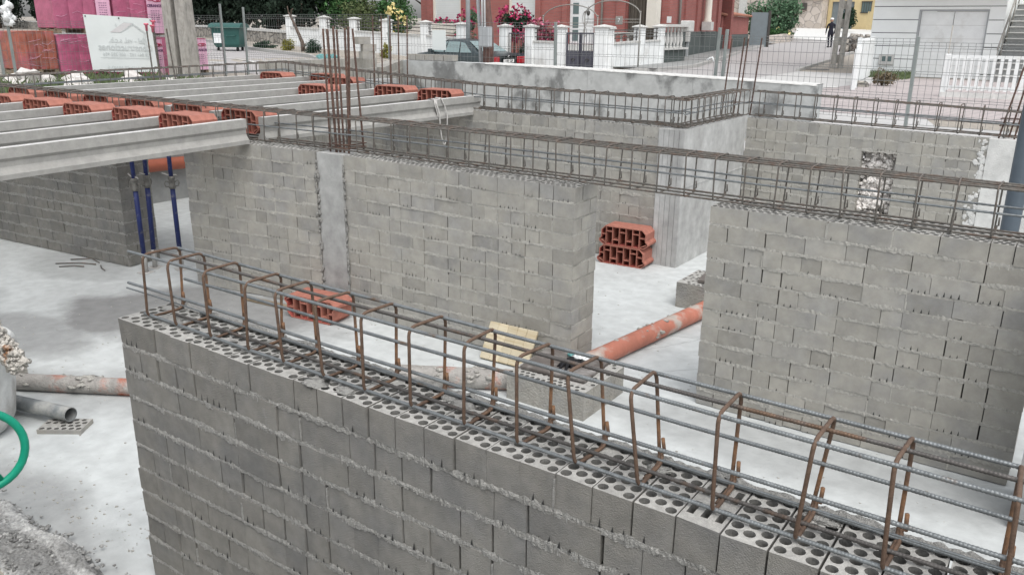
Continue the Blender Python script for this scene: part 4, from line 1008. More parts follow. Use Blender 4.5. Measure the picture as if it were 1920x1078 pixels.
for (a,b,c) in (((-27.5,18.0),(-24.2,18.3),.12),((-27.8,20.0),(-23.2,19.6),.12),((-9.6,22.6),(-5.9,23.2),.35),((-24.6,17.1),(-22.2,17.2),.1)):
    sheet(mb,[a,b],[(a[0],a[1]+c),(b[0],b[1]+c)],.018,6,1)
structure(mb,'road_marking',[mat('worn_road_paint',(.62,.62,.60),.8,.2,6,.1)])
mb=MB(); mb.lathe([(0,.018),(.36,.018),(.40,.014),(.42,.0)],24,M=Matrix.Translation((-9.0,32.4,g(-9,32.4)+.01))); structure(mb,'manhole_ring',[POLED])
# ------------------------------------------------------------------ site fence
def fence_panel(a,b,z0,z1,label,posts,lean=0,group='site fence panels',pitch=.10):
    A=Vector((a[0],a[1],0));B=Vector((b[0],b[1],0));d=(B-A);L=d.length;d.normalize();nn=Vector((-d.y,d.x,0))
    t=thing('mesh_fence_panel',label,'fence',(a[0],a[1],g(*a)),0,group)
    mb=MB(); r=.0029; H=z1-z0
    bends=[(0,0),(.30,0),(.315,.03),(.33,0),(.62,0),(.635,.03),(.65,0),(.93,0),(.945,.03),(.96,0),(1,0)]
    n=int(L/pitch)
    def P(u,f,o): 
        q=A+d*u+nn*(o+.02*sin(u*2+f*2)); return (q.x,q.y,z0+H*f)
    for i in range(n+1):
        u=L*i/n
        mb.tube([P(u,f,o) for f,o in bends],r,4,smooth=False,caps=False)
    hs=[0,.13,.26,.30,.33,.48,.62,.65,.80,.93,.96,1]
    for f in hs: mb.tube([P(L*i/8,f,.004) for i in range(9)],r*1.1,4,smooth=False,caps=False)
    mb.build('wire_mesh',[WIRE],t)
    for u,zt,ln in posts:
        q=A+d*u; zb=g(q.x,q.y)
        mb=MB(); mb.cbox(-.025,-.025,0,.025,.025,zt-zb,.004,M=Matrix.Translation((q.x,q.y,zb))@Matrix.Rotation(atan2(d.y,d.x),4,'Z')@Matrix.Rotation(ln,4,'Y')); mb.build('post',[ZINC],t)
    return t
fence_panel((-19.95,6.2),(-19.9,9.05),1.25,2.55,'leftmost mesh fence panel beside the orange brick pallet',[(2.7,2.93,0)])
fence_panel((-19.9,9.15),(-20.05,12.0),1.2,2.50,'mesh fence panel the white banner hangs on',[(0,2.92,.0)])
fence_panel((-20.05,12.1),(-20.25,14.95),1.2,2.68,'mesh fence panel between the banner and the green wheelie bin',[(2.8,2.99,0)])
fence_panel((-20.25,15.65),(-14.3,15.25),1.2,2.72,'mesh fence panel in front of the stone wall and green bin',[(0,2.92,0)])
fence_panel((-14.3,15.2),(-9.6,15.15),1.15,2.55,'mesh fence panel in front of the parked car',[(0,2.70,0)])
fence_panel((-9.55,15.15),(-6.1,15.12),1.1,2.42,'mesh fence panel before the dark double gate',[(0,2.57,-.02)])
fence_panel((-6.05,15.1),(-2.6,14.6),1.1,2.35,'mesh fence panel in front of the side road',[(.0,2.49,.03),(.15,2.46,.03)])
fence_panel((-2.57,14.55),(1.2,14.3),1.05,2.30,'mesh fence panel in front of the pale garage',[(0,2.38,0)])
mb=MB(); q=Vector((-19.86,9.15,2.62))
for k in range(16): mb.blob((q.x+.03*R.gauss(0,1),q.y+.06*R.gauss(0,1),2.45+.42*R.random()),R.uniform(.05,.09),k,.6,0,.5,6)
solo(mb,'plastic_bag',[WPLAS],'crumpled white plastic tied round the top of the left fence post','plastic bag')
mb=MB(); mb.cbox(-.2,-.004,0,.2,.004,.43,.002,M=Matrix.Translation((-12.63,15.05,1.95)))
solo(mb,'notice_plate',[SIGNW],'blank white plate hung on the mesh fence before the car','sign')
mb=MB(); q=Vector((-6.15,15.05,1.95))
mb.tube([q+Vector((-.05,0,-.04)),q,q+Vector((.06,0,.02)),q+Vector((.09,0,-.06))],.014,6)
solo(mb,'fence_tie',[WPLAS],'white plastic tie on the post before the side road','tie')
# ------------------------------------------------------------------ lettering
def letters(txt,size,m,parent,M,name='lettering',ext=.0015,bold=0):
    cu=bpy.data.curves.new('t','FONT'); cu.body=txt; cu.size=size; cu.align_x='CENTER'; cu.align_y='CENTER'; cu.extrude=ext; cu.offset=bold; cu.resolution_u=2
    ob=bpy.data.objects.new('t',cu); COL.objects.link(ob); bpy.context.view_layer.update()
    me=bpy.data.meshes.new_from_object(ob.evaluated_get(bpy.context.evaluated_depsgraph_get())); bpy.data.objects.remove(ob); bpy.data.curves.remove(cu)
    me.transform(M); me.name=name
    if not len(me.materials): me.materials.append(m)
    else: me.materials[0]=m
    o=bpy.data.objects.new(name,me); COL.objects.link(o); o.parent=parent; ORG[o.name]=Vector((0,0,0)); return o
def face_x(x,y,z): # text that reads along +y on a face looking to +x
    return Matrix.Translation((x,y,z))@Matrix(((0,0,1,0),(1,0,0,0),(0,1,0,0),(0,0,0,1)))
# banner seen from its back: everything mirrored
sg=thing('banner','white builder\'s banner hung on the mesh fence, its printing showing mirrored from behind','sign',(-19.82,11.7,1.33))
Mb=Matrix(((0,0,1,0),(1,0,-.0,0),(-.045,1,0,0),(0,0,0,1)))   # local x -> +y, local y -> z, local z -> +x
mb=MB(); n=16; vs=[]
for i in range(n+1):
    for j in range(n+1):
        a=-.86+1.72*i/n; b=1.29*j/n; vs.append(tuple(Mb@Vector((a-.045*b+.03,b+.0,.012*nz(a*2,b*2)))))
fs=[(i*(n+1)+j,(i+1)*(n+1)+j,(i+1)*(n+1)+j+1,i*(n+1)+j+1) for i in range(n) for j in range(n)]
k=len(vs); vs+= [(x-.006,y,z) for x,y,z in vs]; fs+= [tuple(q+k for q in f[::-1]) for f in fs]
mb.add(vs,fs,0,.5,True); bn=mb.build('banner_sheet',[SIGNW],sg,local=True)
Mir=Matrix.Scale(-1,4,(1,0,0))
def btxt(s,x,y,size,m=FAINT,bold=.0): letters(s,size,m,bn,Mb@Matrix.Translation((x-.045*y+.03,y,.012))@Mir,bold=bold)
btxt('Sal - val, s.c.b.',.13,.74,.17,FAINT,.002); btxt('Construcciones',.07,.575,.22,FAINT,.004); btxt('029 844 162 - 606 352 956',.08,.41,.115)
btxt('C/ SAN JUAN DE ABAJO, 5',.10,.10,.10); 
mb=MB(); 
def flat(mb,P,w,z=.012,cl=False):
    P=[Vector(p) for p in P]
    for a,b in zip(P,P[1:]+([P[0]] if cl else [])):
        d=(b-a).normalized(); nn=Vector((-d.y,d.x))*w/2
        mb.quad(*[tuple(Mb@Vector((q.x-.045*q.y+.03,q.y,z))) for q in (a-nn,b-nn,b+nn,a+nn)])
flat(mb,[(-.62,.33),(.68,.33)],.012); flat(mb,[(.62,.36),(.62,.93),(.33,1.12),(-.02,.92)],.016); flat(mb,[(.57,.36),(.57,.90)],.01); flat(mb,[(.10,1.155),(.33,1.15),(.66,.93)],.014)
mb.quad(*[tuple(Mb@Vector((x-.045*y+.03,y,.0118))) for x,y in ((-.28,.92),(-.02,.92),(.33,1.145),(.12,1.165))],1)
flat(mb,[(-.1,1.05),(-.1,1.12)],.03)
mb.build('house_outline',[FAINT,FAINTR],bn,local=True)
mb=MB()
for x,y in ((-.82,.03),(0,.03),(.82,.03),(-.82,1.25),(0,1.25),(.82,1.25)): mb.lathe([(0,.01),(.014,.012),(.018,.004)],10,M=Mb@Matrix.Translation((x-.045*y+.03,y,.012)))
mb.build('eyelets',[DARK],bn,local=True)
# ------------------------------------------------------------------ brick pallets
def wrapped(x,y,z,w,d,h,label,wrapm=PINK,strip=None,rz=0,base=True,rows=(2,2)):
    t=thing('brick_pallet',label,'brick pallet',(x,y,z),rz,'pallets of wrapped bricks by the fence')
    mb=MB(); zb=.12 if base else .0
    ny_,nz_=rows
    for j in range(ny_):
        for k in range(nz_):
            y0=-d/2+d*j/ny_+.003; y1=-d/2+d*(j+1)/ny_-.003; a=zb+(h-zb)*k/nz_; b=zb+(h-zb)*(k+1)/nz_-.004
            N=7; tn=R.uniform(.25,.75)
            def P(u,v): 
                yy=y0+(y1-y0)*u; zz=a+(b-a)*v; return (w/2+.012*nz(yy*7+x*3,zz*7+y)+.006*nz(yy*21,zz*16,y)-.02*(abs(u-.5)*2)**6,yy,zz)
            vs=[P(i/N,q/N) for i in range(N+1) for q in range(N+1)]
            mb.add(vs,[(i*(N+1)+q,(i+1)*(N+1)+q,(i+1)*(N+1)+q+1,i*(N+1)+q+1) for i in range(N) for q in range(N)],0,tn,True)
    mb.cbox(-w/2,-d/2,zb,w/2-.03,d/2,h,.02,0,.45)
    # stretch film folds
    for k in range(10):
        yy=R.uniform(-d/2,d/2*.6); zz=R.uniform(zb+.05,h-.05); mb.tube([(w/2+.008,yy,zz),(w/2+.012,yy+.12,zz+R.uniform(-.05,.05)),(w/2+.008,yy+.28,zz+R.uniform(-.08,.08))],.003,4,1,.5)
    mb.build('wrapped_bricks',[wrapm,PINKL],t,local=True)
    if base:
        mb=MB()
        for yy in (-d/2+.06,0,d/2-.06): mb.box(-w/2,yy-.045,0,w/2,yy+.045,.095)
        for xx in (-w/2+.06,0,w/2-.07): mb.box(xx-.05,-d/2,.096,xx+.05,d/2,.117)
        mb.build('wooden_pallet',[WOODP],t,local=True)
    if strip:
        y0,y1,zt,zbm=strip; n=9
        mb=MB(); vs=[]
        for i in range(n+1):
            zz=zbm+(zt-zbm)*i/n
            for yy in (y0,(y0+y1)/2,y1): vs.append((w/2+.024+.006*nz(zz*4,yy*5),yy,zz))
        mb.add(vs,[(i*3+k,i*3+k+1,i*3+k+4,i*3+k+3) for i in range(n) for k in range(2)],0,.5,True)
        s=mb.build('label_strip',[PINKL],t,local=True)
        c=(y0+y1)/2; W=y1-y0; zz=zt-.14; X=w/2+.033
        mb=MB()
        for (cy,rx,rz_) in ((c+W*.10,W*.2,.035),(c+W*.30,W*.13,.03)):
            mb.tube([(X,cy+rx*cos(a),zz+rz_*sin(a)) for a in [2*pi*i/18 for i in range(18)]],.009,5,closed=True)
        mb.box(X-.002,c-W*.42,zz-.012,X+.002,c-W*.1,zz+.012)
        mb.build('printed_emblem',[INKR],s,local=True)
        letters('CERANOR',W*.215,INK,s,face_x(X,c,zz-.14),bold=.003)
        mb=MB(); z2=zz-.27
        for r_ in range(6):
            if z2<zbm+.06: break
            for q in range(4): 
                a=c-W*.3+q*W*.15+R.uniform(0,.01); mb.box(X-.001,a,z2,X+.001,a+W*R.uniform(.07,.12),z2+.012)
            z2-=.055
        mb.build('printed_lines',[INK],s,local=True)
    return t
wrapped(-21.1,10.08,1.30,.9,.86,.98,'orange-red brick pallet without wrapping film at the far left',ORANGEB,rows=(4,1))
wrapped(-21.1,11.05,1.16,.9,.98,1.04,'lower pink-wrapped brick pallet left of the banner')
wrapped(-21.1,11.3,2.22,.9,1.42,1.15,'upper pink-wrapped brick pallet whose pale label shows above the banner',strip=(.30,.66,1.12,.30),rows=(4,1))
wrapped(-21.1,12.74,2.18,.9,1.34,1.15,'upper pink-wrapped brick pallet right of the banner, with a long pale label',strip=(.22,.66,1.0,.04),rows=(3,1))
wrapped(-21.0,12.75,1.05,.9,1.45,1.08,'lower pink-wrapped brick pallet right of the banner',strip=(.12,.46,1.02,.10),rows=(3,1))
wrapped(-21.0,14.30,1.16,.8,.62,.93,'small pink-wrapped brick pallet just right of the concrete pole',strip=(-.16,.28,.9,.10),rows=(1,1))
wrapped(-21.1,11.9,1.06,.85,.7,.98,'pink-wrapped brick pallet mostly hidden behind the banner',rows=(2,1))
# white rubble and weeds left
for k,(x,y,r,lb) in enumerate(((-19.2,9.15,.36,'largest white rock among the weeds at the far left'),(-19.0,10.0,.26,'pointed white rock before the orange pallet'),(-18.4,11.0,.30,'flat white rock left of the banner foot'),(-17.6,9.4,.28,'low white slab-like rock just beyond the boundary cage'),(-17.6,10.1,.14,'small white rock beside the low slab-like rock'),(-18.4,12.0,.16,'little pointed white rock below the banner'))):
    mb=MB(); mb.blob((x,y,g(x,y)+r*.35),r,k*3,.55,0,.5,9,(1,1.15,.8),1.6,smooth=False); solo(mb,'white_rock',[STONEW],lb,'rock','white rocks among the weeds')
def grass(mb,x0,x1,y0,y1,n,h,zf=g,off=0):
    for k in range(n):
        x=R.uniform(x0,x1);y=R.uniform(y0,y1);z=zf(x,y)+off;a=R.uniform(0,pi);w=R.uniform(.008,.018);hh=h*R.uniform(.5,1.3);l=R.gauss(0,.35)*hh
        mb.add([(x-w*cos(a),y-w*sin(a),z),(x+w*cos(a),y+w*sin(a),z),(x+l*.3,y+l*.2,z+hh*.6),(x+l,y+l*.5,z+hh)],[(0,1,2),(0,2,3)],0,R.random())
mb=MB(); grass(mb,-20.5,-14,7.2,12.4,5200,.26); tag(structure(mb,'weeds',[GRASSM]),kind='stuff')
# ------------------------------------------------------------------ poles
def pole(x,y,h,w0,w1,d,label,m=POLEC,rz=0,lean=0,rungs=True):
    z=g(x,y); t=thing('concrete_pole',label,'utility pole',(x,y,z-.05),rz); t.rotation_euler=(0,lean,rz)
    for s in (-1,1):
        mb=MB(); n=10; vs=[]
        for i in range(n+1):
            f=i/n; w=(w0+(w1-w0)*f)/2; e=w*.80; a=s*w; b=s*(w-e)
            x0,x1=min(a,b),max(a,b); dd=d/2*(1-.3*f)
            vs+=[(x0,-dd,h*f),(x1,-dd,h*f),(x1,dd,h*f),(x0,dd,h*f)]
        fs=[(i*4+k,i*4+(k+1)%4,i*4+4+(k+1)%4,i*4+4+k) for i in range(n) for k in range(4)]+[(n*4,n*4+1,n*4+2,n*4+3)]
        mb.add(vs,fs); mb.build('pole_leg',[m],t,local=True)
    if not rungs: mb=MB(); mb.box(-w0*.35,-d*.12,0,w0*.35,d*.12,h); mb.build('pole_web',[POLED],t,local=True)
    else:
        for i in range(14): mb=MB(); mb.box(-w0*.14,-d*.3,h*i/14+.25,w0*.14,d*.3,h*i/14+.55); mb.build('rung',[m],t,local=True)
    return t
pole(-19.40,13.05,7,.66,.56,.4,'broad weathered concrete pole at left beside the pink pallets',rz=.35,rungs=False,lean=-.02)
pole(-8.67,33.7,9,.46,.34,.36,'slender concrete lattice pole at right on the side road, before the person',rz=.3,lean=.02)
mb=MB(); z=g(-18.9,25.1)
# posts around the car
mb.tube([(-13.35,17.9,1.0),(-13.37,17.9,2.3),(-13.62,17.86,4.6)],[.15,.14,.12],14)
solo(mb,'rusty_post',[RUSTP],'thick rusty brown post leaning in front of the car','post',base=(-13.35,17.9,1))
mb=MB(); mb.tube([(-13.62,17.95,1.0),(-13.68,17.95,2.4),(-13.86,17.95,4.6)],.045,10)
solo(mb,'grey_conduit',[GREYP],'slim grey conduit standing against the rusty post','post')
mb=MB(); mb.tube([(-20.15,25.72,1.05),(-20.15,25.72,7)],[.09,.075],14)
solo(mb,'lamp_post',[GREYP],'plain grey lamp post behind the white fence among the red flowers','lamp post')
mt=thing('meter_cabinet','pale electric cabinet with white conduits, fixed beside the rusty post','electric cabinet',(-13.25,17.7,1.9))
mb=MB(); mb.cbox(-13.41,17.55,1.97,-13.10,17.72,2.46,.012); mb.build('cabinet_box',[GREYP],mt)
mb=MB()
for dx in (-13.36,-13.28): mb.tube([(dx,17.64,2.46),(dx-.05,17.66,4.4)],.024,8)
mb.build('conduit',[WPLAS],mt)
# ------------------------------------------------------------------ white street wall with piers
def pier(mb,x,y,z0,z1,w,capm=1,rz=0):
    M=Matrix.Translation((x,y,0))@Matrix.Rotation(rz,4,'Z')
    mb.cbox(-w/2,-w/2,z0-.1,w/2,w/2,z1-.1,.012,0,.5,M)
    mb.cbox(-w/2-.06,-w/2-.06,z1-.098,w/2+.06,w/2+.06,z1-.05,.012,capm,.5,M)
    a=w/2+.03; vs=[(-a,-a,z1-.049),(a,-a,z1-.049),(a,a,z1-.049),(-a,a,z1-.049),(0,0,z1+.02)]
    mb.add([tuple(M@Vector(v)) for v in vs],[(0,1,4),(1,2,4),(2,3,4),(3,0,4)],capm)
def wall_run(t,P,zt_low,pierw=.34,rail_m=IRON,nrails=3,skip=(),piers_only=()):
    """P: list of (x,y,ztop) pier positions; low wall + coping + rails between"""
    for i,((x0,y0,za),(x1,y1,zb)) in enumerate(zip(P,P[1:])):
        if i in skip: continue
        d=Vector((x1-x0,y1-y0,0));L=d.length;rz=atan2(d.y,d.x)
        u0=pierw/2; u1=L-pierw/2
        la=za-zt_low;lb=zb-zt_low
        M=Matrix.Translation((x0,y0,0))@Matrix.Rotation(rz,4,'Z')
        mb=MB()
        ga,gb=g(x0,y0)-.1,g(x1,y1)-.1
        vs=[(u0,-.11,ga),(u1,-.11,gb),(u1,.11,gb),(u0,.11,ga),(u0,-.11,la),(u1,-.11,lb),(u1,.11,lb),(u0,.11,la)]
        mb.add([tuple(M@Vector(v)) for v in vs],[(0,3,2,1),(4,5,6,7),(0,1,5,4),(2,3,7,6)])
        mb.build('low_wall',[WHITE],t)
        mb=MB(); vs=[(u0,-.155,la+.002),(u1,-.155,lb+.002),(u1,.155,lb+.002),(u0,.155,la+.002),(u0,-.155,la+.06),(u1,-.155,lb+.06),(u1,.155,lb+.06),(u0,.155,la+.06)]
        mb.add([tuple(M@Vector(v)) for v in vs],[(0,3,2,1),(4,5,6,7),(0,1,5,4),(2,3,7,6)]); mb.build('coping',[COPING],t)
        mb=MB()
        for k in range(nrails):
            f=.13+.14*k
            mb.tube([tuple(M@Vector((u0,0,la+.06+f))),tuple(M@Vector((u1,0,lb+.06+f)))],.016,6)
        for uu in (u0+.09,u1-.09):
            q=la+(lb-la)*(uu-u0)/(u1-u0); mb.tube([tuple(M@Vector((uu,0,q+.06))),tuple(M@Vector((uu,0,q+.06+.13+.14*(nrails-1)+.02)))],.02,6)
        mb.build('railing',[rail_m],t)
    for i,(x,y,z) in enumerate(P):
        mb=MB(); pier(mb,x,y,g(x,y),z,pierw); mb.build('pier',[WHITE,COPING],t)
ws=thing('street_wall','long white rendered street wall with square capped piers and dark rails behind the car','wall',(-24.0,27.2,1.1))
PW=[(-34.6,28.5,2.93),(-31.0,28.1,2.84),(-29.3,27.95,2.80),(-27.3,27.7,2.76),(-25.3,27.5,2.71),(-23.05,27.1,2.66),(-20.95,26.7,2.60)]
PW=[(-33.0,28.2,2.91),(-30.3,27.9,2.85),(-28.1,27.65,2.79),(-25.9,27.4,2.73),(-23.3,26.95,2.66),(-21.1,26.55,2.60)]
wall_run(ws,PW,.62)
w2=thing('street_wall','white wall stretch with red flowers between the grey lamp post and the gate','wall',(-18.5,26.5,1.05))
wall_run(w2,[(-18.95,26.45,2.54),(-17.75,26.40,2.54),(-16.45,26.40,2.53)],.62,skip=(0,))
w3=thing('street_wall','white wall stretch sloping up the side road from the gate to the balustrade','wall',(-14.8,28.5,1.0))
wall_run(w3,[(-14.72,26.7,2.50),(-14.8,29.3,2.56),(-14.8,31.0,2.58)],.62)
mb=MB(); pier(mb,-14.82,26.6,1.0,2.545,.5); 
mb.build('gate_pier',[WHITE,COPING],w3)
# low hedge gate of bars between lamp post and flowers
mb=MB(); hg=thing('drive_gate','dark barred drive gate with red leaves behind it, right of the rusty post','gate',(-18.3,26.42,1.05))
mb.box(-18.75,26.39,1.08,-17.95,26.43,1.12); mb.box(-18.75,26.39,2.2,-17.95,26.43,2.24); mb.box(-18.75,26.40,1.12,-17.95,26.42,1.52); mb.build('gate_frame',[GATEM],hg)
mb=MB()
for k in range(9): mb.tube([(-18.75+.1*k,26.41,1.1),(-18.75+.1*k,26.41,2.22)],.012,5)
mb.build('gate_bar',[IRON],hg)
# double gate
gt=thing('double_gate','dark double garden gate with bars above solid panels, between white piers','gate',(-15.85,26.5,1.0))
for s,(x0,x1) in enumerate(((-16.26,-15.70),(-15.67,-15.12))):
    w=x1-x0
    mb=MB(); mb.box(x0,26.47,1.06,x1,26.51,1.62); mb.build('gate_panel',[GATEM],gt)
    mb=MB()
    for x in (x0,x1-.04): mb.box(x,26.46,1.05,x+.04,26.52,2.28)
    mb.box(x0+.039,26.465,2.23,x1-.039,26.515,2.27); mb.box(x0+.039,26.465,1.623,x1-.039,26.515,1.66); mb.build('gate_frame',[GATEM],gt)
    mb=MB()
    for k in range(1,5): mb.tube([(x0+w*k/5,26.49,1.66),(x0+w*k/5,26.49,2.23)],.011,5)
    mb.build('gate_bars',[GATEM],gt)
    mb=MB(); mb.tube([((x0+x1)/2+.09*cos(a)*(1-.06*a),26.46,1.34+.05*sin(a)) for a in [i*.5 for i in range(20)]],.008,4); mb.build('scroll',[IRON],gt)
# metal arches over the garden path
ar=thing('rose_arch','thin wrought iron arches with small lamp and number plate over the garden gate','arch',(-16.0,27.6,1.0))
for (xa,xb,zz,y) in ((-17.95,-15.6,2.72,27.5),(-16.2,-13.95,2.86,27.6)):
    mb=MB(); c=(xa+xb)/2; r=(xb-xa)/2
    mb.tube([(c-r*cos(a),y,zz+.52*sin(a)) for a in [pi*i/20 for i in range(21)]],.02,6)
    for x in (xa,xb): mb.tube([(x,y,1.0),(x,y,zz+.1)],.024,6); mb.blob((x,y,zz+.13),.035,1,.1,0,.5,5)
    for z in (zz-.12,zz-.22): mb.tube([(xa,y,z),(xb,y,z)],.012,5)
    mb.build('arch_hoop',[PALEIRON],ar)
mb=MB(); mb.cbox(-14.88,27.50,2.56,-14.60,27.53,2.84,.01); pl=mb.build('number_plaque',[PALEIRON],ar)
letters('7',.2,WPLAS,pl,Matrix.Translation((1.26,-.105,1.70))@Matrix.Rotation(pi/2,4,'X'))
mb=MB(); mb.lathe([(0,.1),(.05,.07),(.07,0),(.04,-.08),(0,-.1)],10,M=Matrix.Translation((-16.0,27.5,2.95))); mb.tube([(-16.0,27.5,3.05),(-16.0,27.5,3.2)],.008,5); mb.build('hanging_lamp',[IRON],ar)
# ------------------------------------------------------------------ red brick house
hs=thing('brick_house','two-storey red brick house with white door and shutters behind the white street wall','house',(-22,37,1.0))
HY=34.0
def bx(n,m,*boxes,par=hs,bev=0):
    mb=MB()
    for b in boxes: mb.box(*b)
    return mb.build(n,[m] if not isinstance(m,list) else m,par)
ops=[(-28.9,-27.1,2.45,5.2),(-24.15,-22.6,2.45,5.2),(-20.82,-19.48,1.7,4.0),(-17.82,-16.42,1.5,4.4)]
boxes=[];x=-29.7
for (a,b,z0,z1) in ops:
    boxes.append((x,HY,.9,a,HY+.3,7)); boxes.append((a,HY+.001,z1,b,HY+.3,7)); boxes.append((a,HY+.001,.9,b,HY+.3,z0)); x=b
boxes.append((x,HY,.9,-15.85,HY+.3,7))
boxes+= [(-29.7,HY+.3,.9,-29.4,46,7),(-29.4,45.7,.9,-17.6,46,7)]
bx('front_wall',REDB,*boxes)
bx('brick_pilaster',REDB,(-29.2,HY-.12,.9,-28.95,HY-.002,7)); bx('brick_pilaster',REDB,(-22.58,HY-.12,.9,-22.3,HY-.002,7)); bx('brick_pilaster',REDB,(-21.1,HY-.12,.9,-20.85,HY-.002,7)); bx('brick_pilaster',REDB,(-18.3,HY-.14,.9,-17.85,HY-.002,7)); bx('brick_pilaster',REDB,(-26.0,HY-.1,.9,-25.7,HY-.002,7))
# side wall along the side road
sa=Vector((-15.86,34.0,0));sb=Vector((-17.75,44.6,0)); d=(sb-sa);L=d.length;rz=atan2(d.y,d.x); Ms=Matrix.Translation(sa)@Matrix.Rotation(rz,4,'Z')
mb=MB(); mb.box(0,0,1.0,L,.3,7,M=Ms); mb.build('side_wall',[REDB],hs)
mb=MB(); mb.box(-.4,-.06,.9,L,-.002,2.28,M=Ms); mb.build('stone_plinth',[PLINTH],hs)
for u in (2.6,4.9,7.4,9.6):
    mb=MB(); mb.box(u,-.09,2.285,u+.28,-.002,7,M=Ms); mb.build('brick_pilaster',[REDB],hs)
mb=MB(); mb.tube([tuple(Ms@Vector((1.5,-.1,1.15))),tuple(Ms@Vector((1.5,-.1,7)))],.06,8); mb.build('downpipe',[PALEIRON],hs); mb=MB(); mb.tube([(-19.05,HY-.08,1.2),(-19.05,HY-.08,7)],.05,8); mb.build('downpipe',[PALEIRON],hs)
mb=MB(); mb.box(5.9,-.55,2.35,6.5,-.1,2.75,M=Ms); mb.build('column_base',[COPING],hs)
mb=MB(); mb.lathe([(.2,2.75),(.2,2.82),(.17,2.86),(.165,6.8)],16,M=Ms@Matrix.Translation((6.2,-.3,0))); mb.build('porch_column',[CREAM],hs)
bx('roof',TILE,(-30.2,33.4,7.0,-15.2,46.5,7.2))
for (a,b,z0,z1) in ops[:2]:
    f=bx('window',SHUT,(a+.08,HY+.12,z0+.06,b-.08,HY+.16,z1-.05)); mb=MB(); mb.box(a,HY-.06,z0-.06,b,HY+.12,z0); mb.build('sill',[CREAM],f)
    mb=MB(); 
    for k in range(24): mb.box(a+.1,HY+.113,z0+.1+.11*k,b-.1,HY+.1185,z0+.104+.11*k)
    mb.build('shutter_slats',[COPING],f)
    mb=MB(); mb.box(a,HY+.02,z0,a+.078,HY+.2,z1); mb.box(b-.078,HY+.02,z0,b,HY+.2,z1); mb.build('frame',[CREAM],f)
dr=bx('front_door',WPLAS,(-20.8,HY+.1,1.72,-19.5,HY+.16,3.98))
mb=MB(); 
for z in (1.85,2.42,3.02): mb.box(-20.64,HY+.085,z,-20.34,HY+.098,z+.48)
mb.build('glass_strip',[GLASSD],dr)
mb=MB(); mb.tube([(-19.98+.14*cos(a),HY+.09,2.85+.3*sin(a)) for a in [2*pi*i/20 for i in range(20)]],.012,4,closed=True); mb.tube([(-19.98+.08*cos(a),HY+.09,2.25+.2*sin(a)) for a in [2*pi*i/20 for i in range(20)]],.012,4,closed=True); mb.build('door_ornament',[PALEIRON],dr)
bx('door_step',COPING,(-21.0,HY-1.3,1.0,-19.2,HY-.9,1.3),(-21.0,HY-.9,1.0,-19.2,HY-.5,1.5),(-21.0,HY-.5,1.0,-19.2,HY-.002,1.70))
mb=MB(); n=40; vs=[]
for i in range(n+1):
    x=-17.8+1.36*i/n; y=HY+.1+.05*sin(i*1.7)+.02*sin(i*.6); vs+=[(x,y,1.5),(x,y,4.38)]
mb.add(vs,[(2*i,2*i+2,2*i+3,2*i+1) for i in range(n)]); mb.build('porch_curtain',[mat('brown_curtain',(.14,.125,.105),.9,.15,3,.1)],hs)
mb=MB(); mb.box(-.36,-.2,2.45,.08,.24,6.9,M=Matrix.Translation((-16.05,33.2,0))); mb.build('cream_pillar',[CREAM],hs)
mb=MB(); mb.box(-15.98,HY-.012,2.66,-15.72,HY-.002,2.92)
mb.build('number_tile',[WPLAS],hs)
# stair balustrade at the corner and balusters in the garden
bs=thing('stone_balustrade','pale stone balustrade with turned balusters at the corner of the brick house','balustrade',(-14.85,32.4,1.1))
mb=MB(); mb.box(-14.95,31.25,1.0,-14.7,33.3,1.62); mb.build('plinth_wall',[PLINTH],bs)
mb=MB(); mb.box(-15.0,31.2,1.625,-14.6,33.4,1.70); mb.box(-15.0,31.2,2.50,-14.62,33.3,2.60); mb.build('rail',[COPING],bs)
for k in range(6):
    mb=MB(); mb.lathe([(.06,0),(.06,.06),(.04,.1),(.085,.28),(.06,.45),(.035,.6),(.06,.7),(.06,.79)],10,M=Matrix.Translation((-14.8,31.42+.33*k,1.703))); mb.build('baluster',[COPING],bs)
mb=MB(); mb.cbox(-14.98,33.3,2.3,-14.55,33.75,2.75,.03); mb.build('planter_block',[COPING],bs)
gs2=thing('garden_steps_balustrade','short run of pale balusters climbing behind the white gate pier','balustrade',(-16.3,30.3,1.0))
for k in range(4):
    mb=MB(); mb.lathe([(.06,0),(.06,.06),(.04,.1),(.08,.25),(.05,.4),(.035,.5),(.06,.55),(.06,.62)],10,M=Matrix.Translation((-16.75+.3*k,30.4,1.55+.02*k))); mb.build('baluster',[COPING],gs2)
mb=MB(); mb.box(-17.0,30.25,2.2,-15.65,30.55,2.28); mb.build('rail',[COPING],gs2); mb=MB(); mb.box(-17.0,30.2,1.0,-15.65,30.6,1.54); mb.build('base_wall',[REDB],gs2)
# small things on the side wall
mb=MB(); M=Ms@Matrix.Translation((3.0,-.16,0)); mb.cbox(-.14,-.08,1.85,.16,.09,2.35,.015,M=M); mtb=thing('meter_box','small pale meter box on a post against the grey plinth of the brick house','meter box',tuple(Ms@Vector((3.0,-.16,1.1)))); mb.build('box',[COPING],mtb); mb=MB(); mb.box(-.04,-.05,1.0,.06,.05,1.848,M=M); mb.build('stand',[GREYP],mtb)
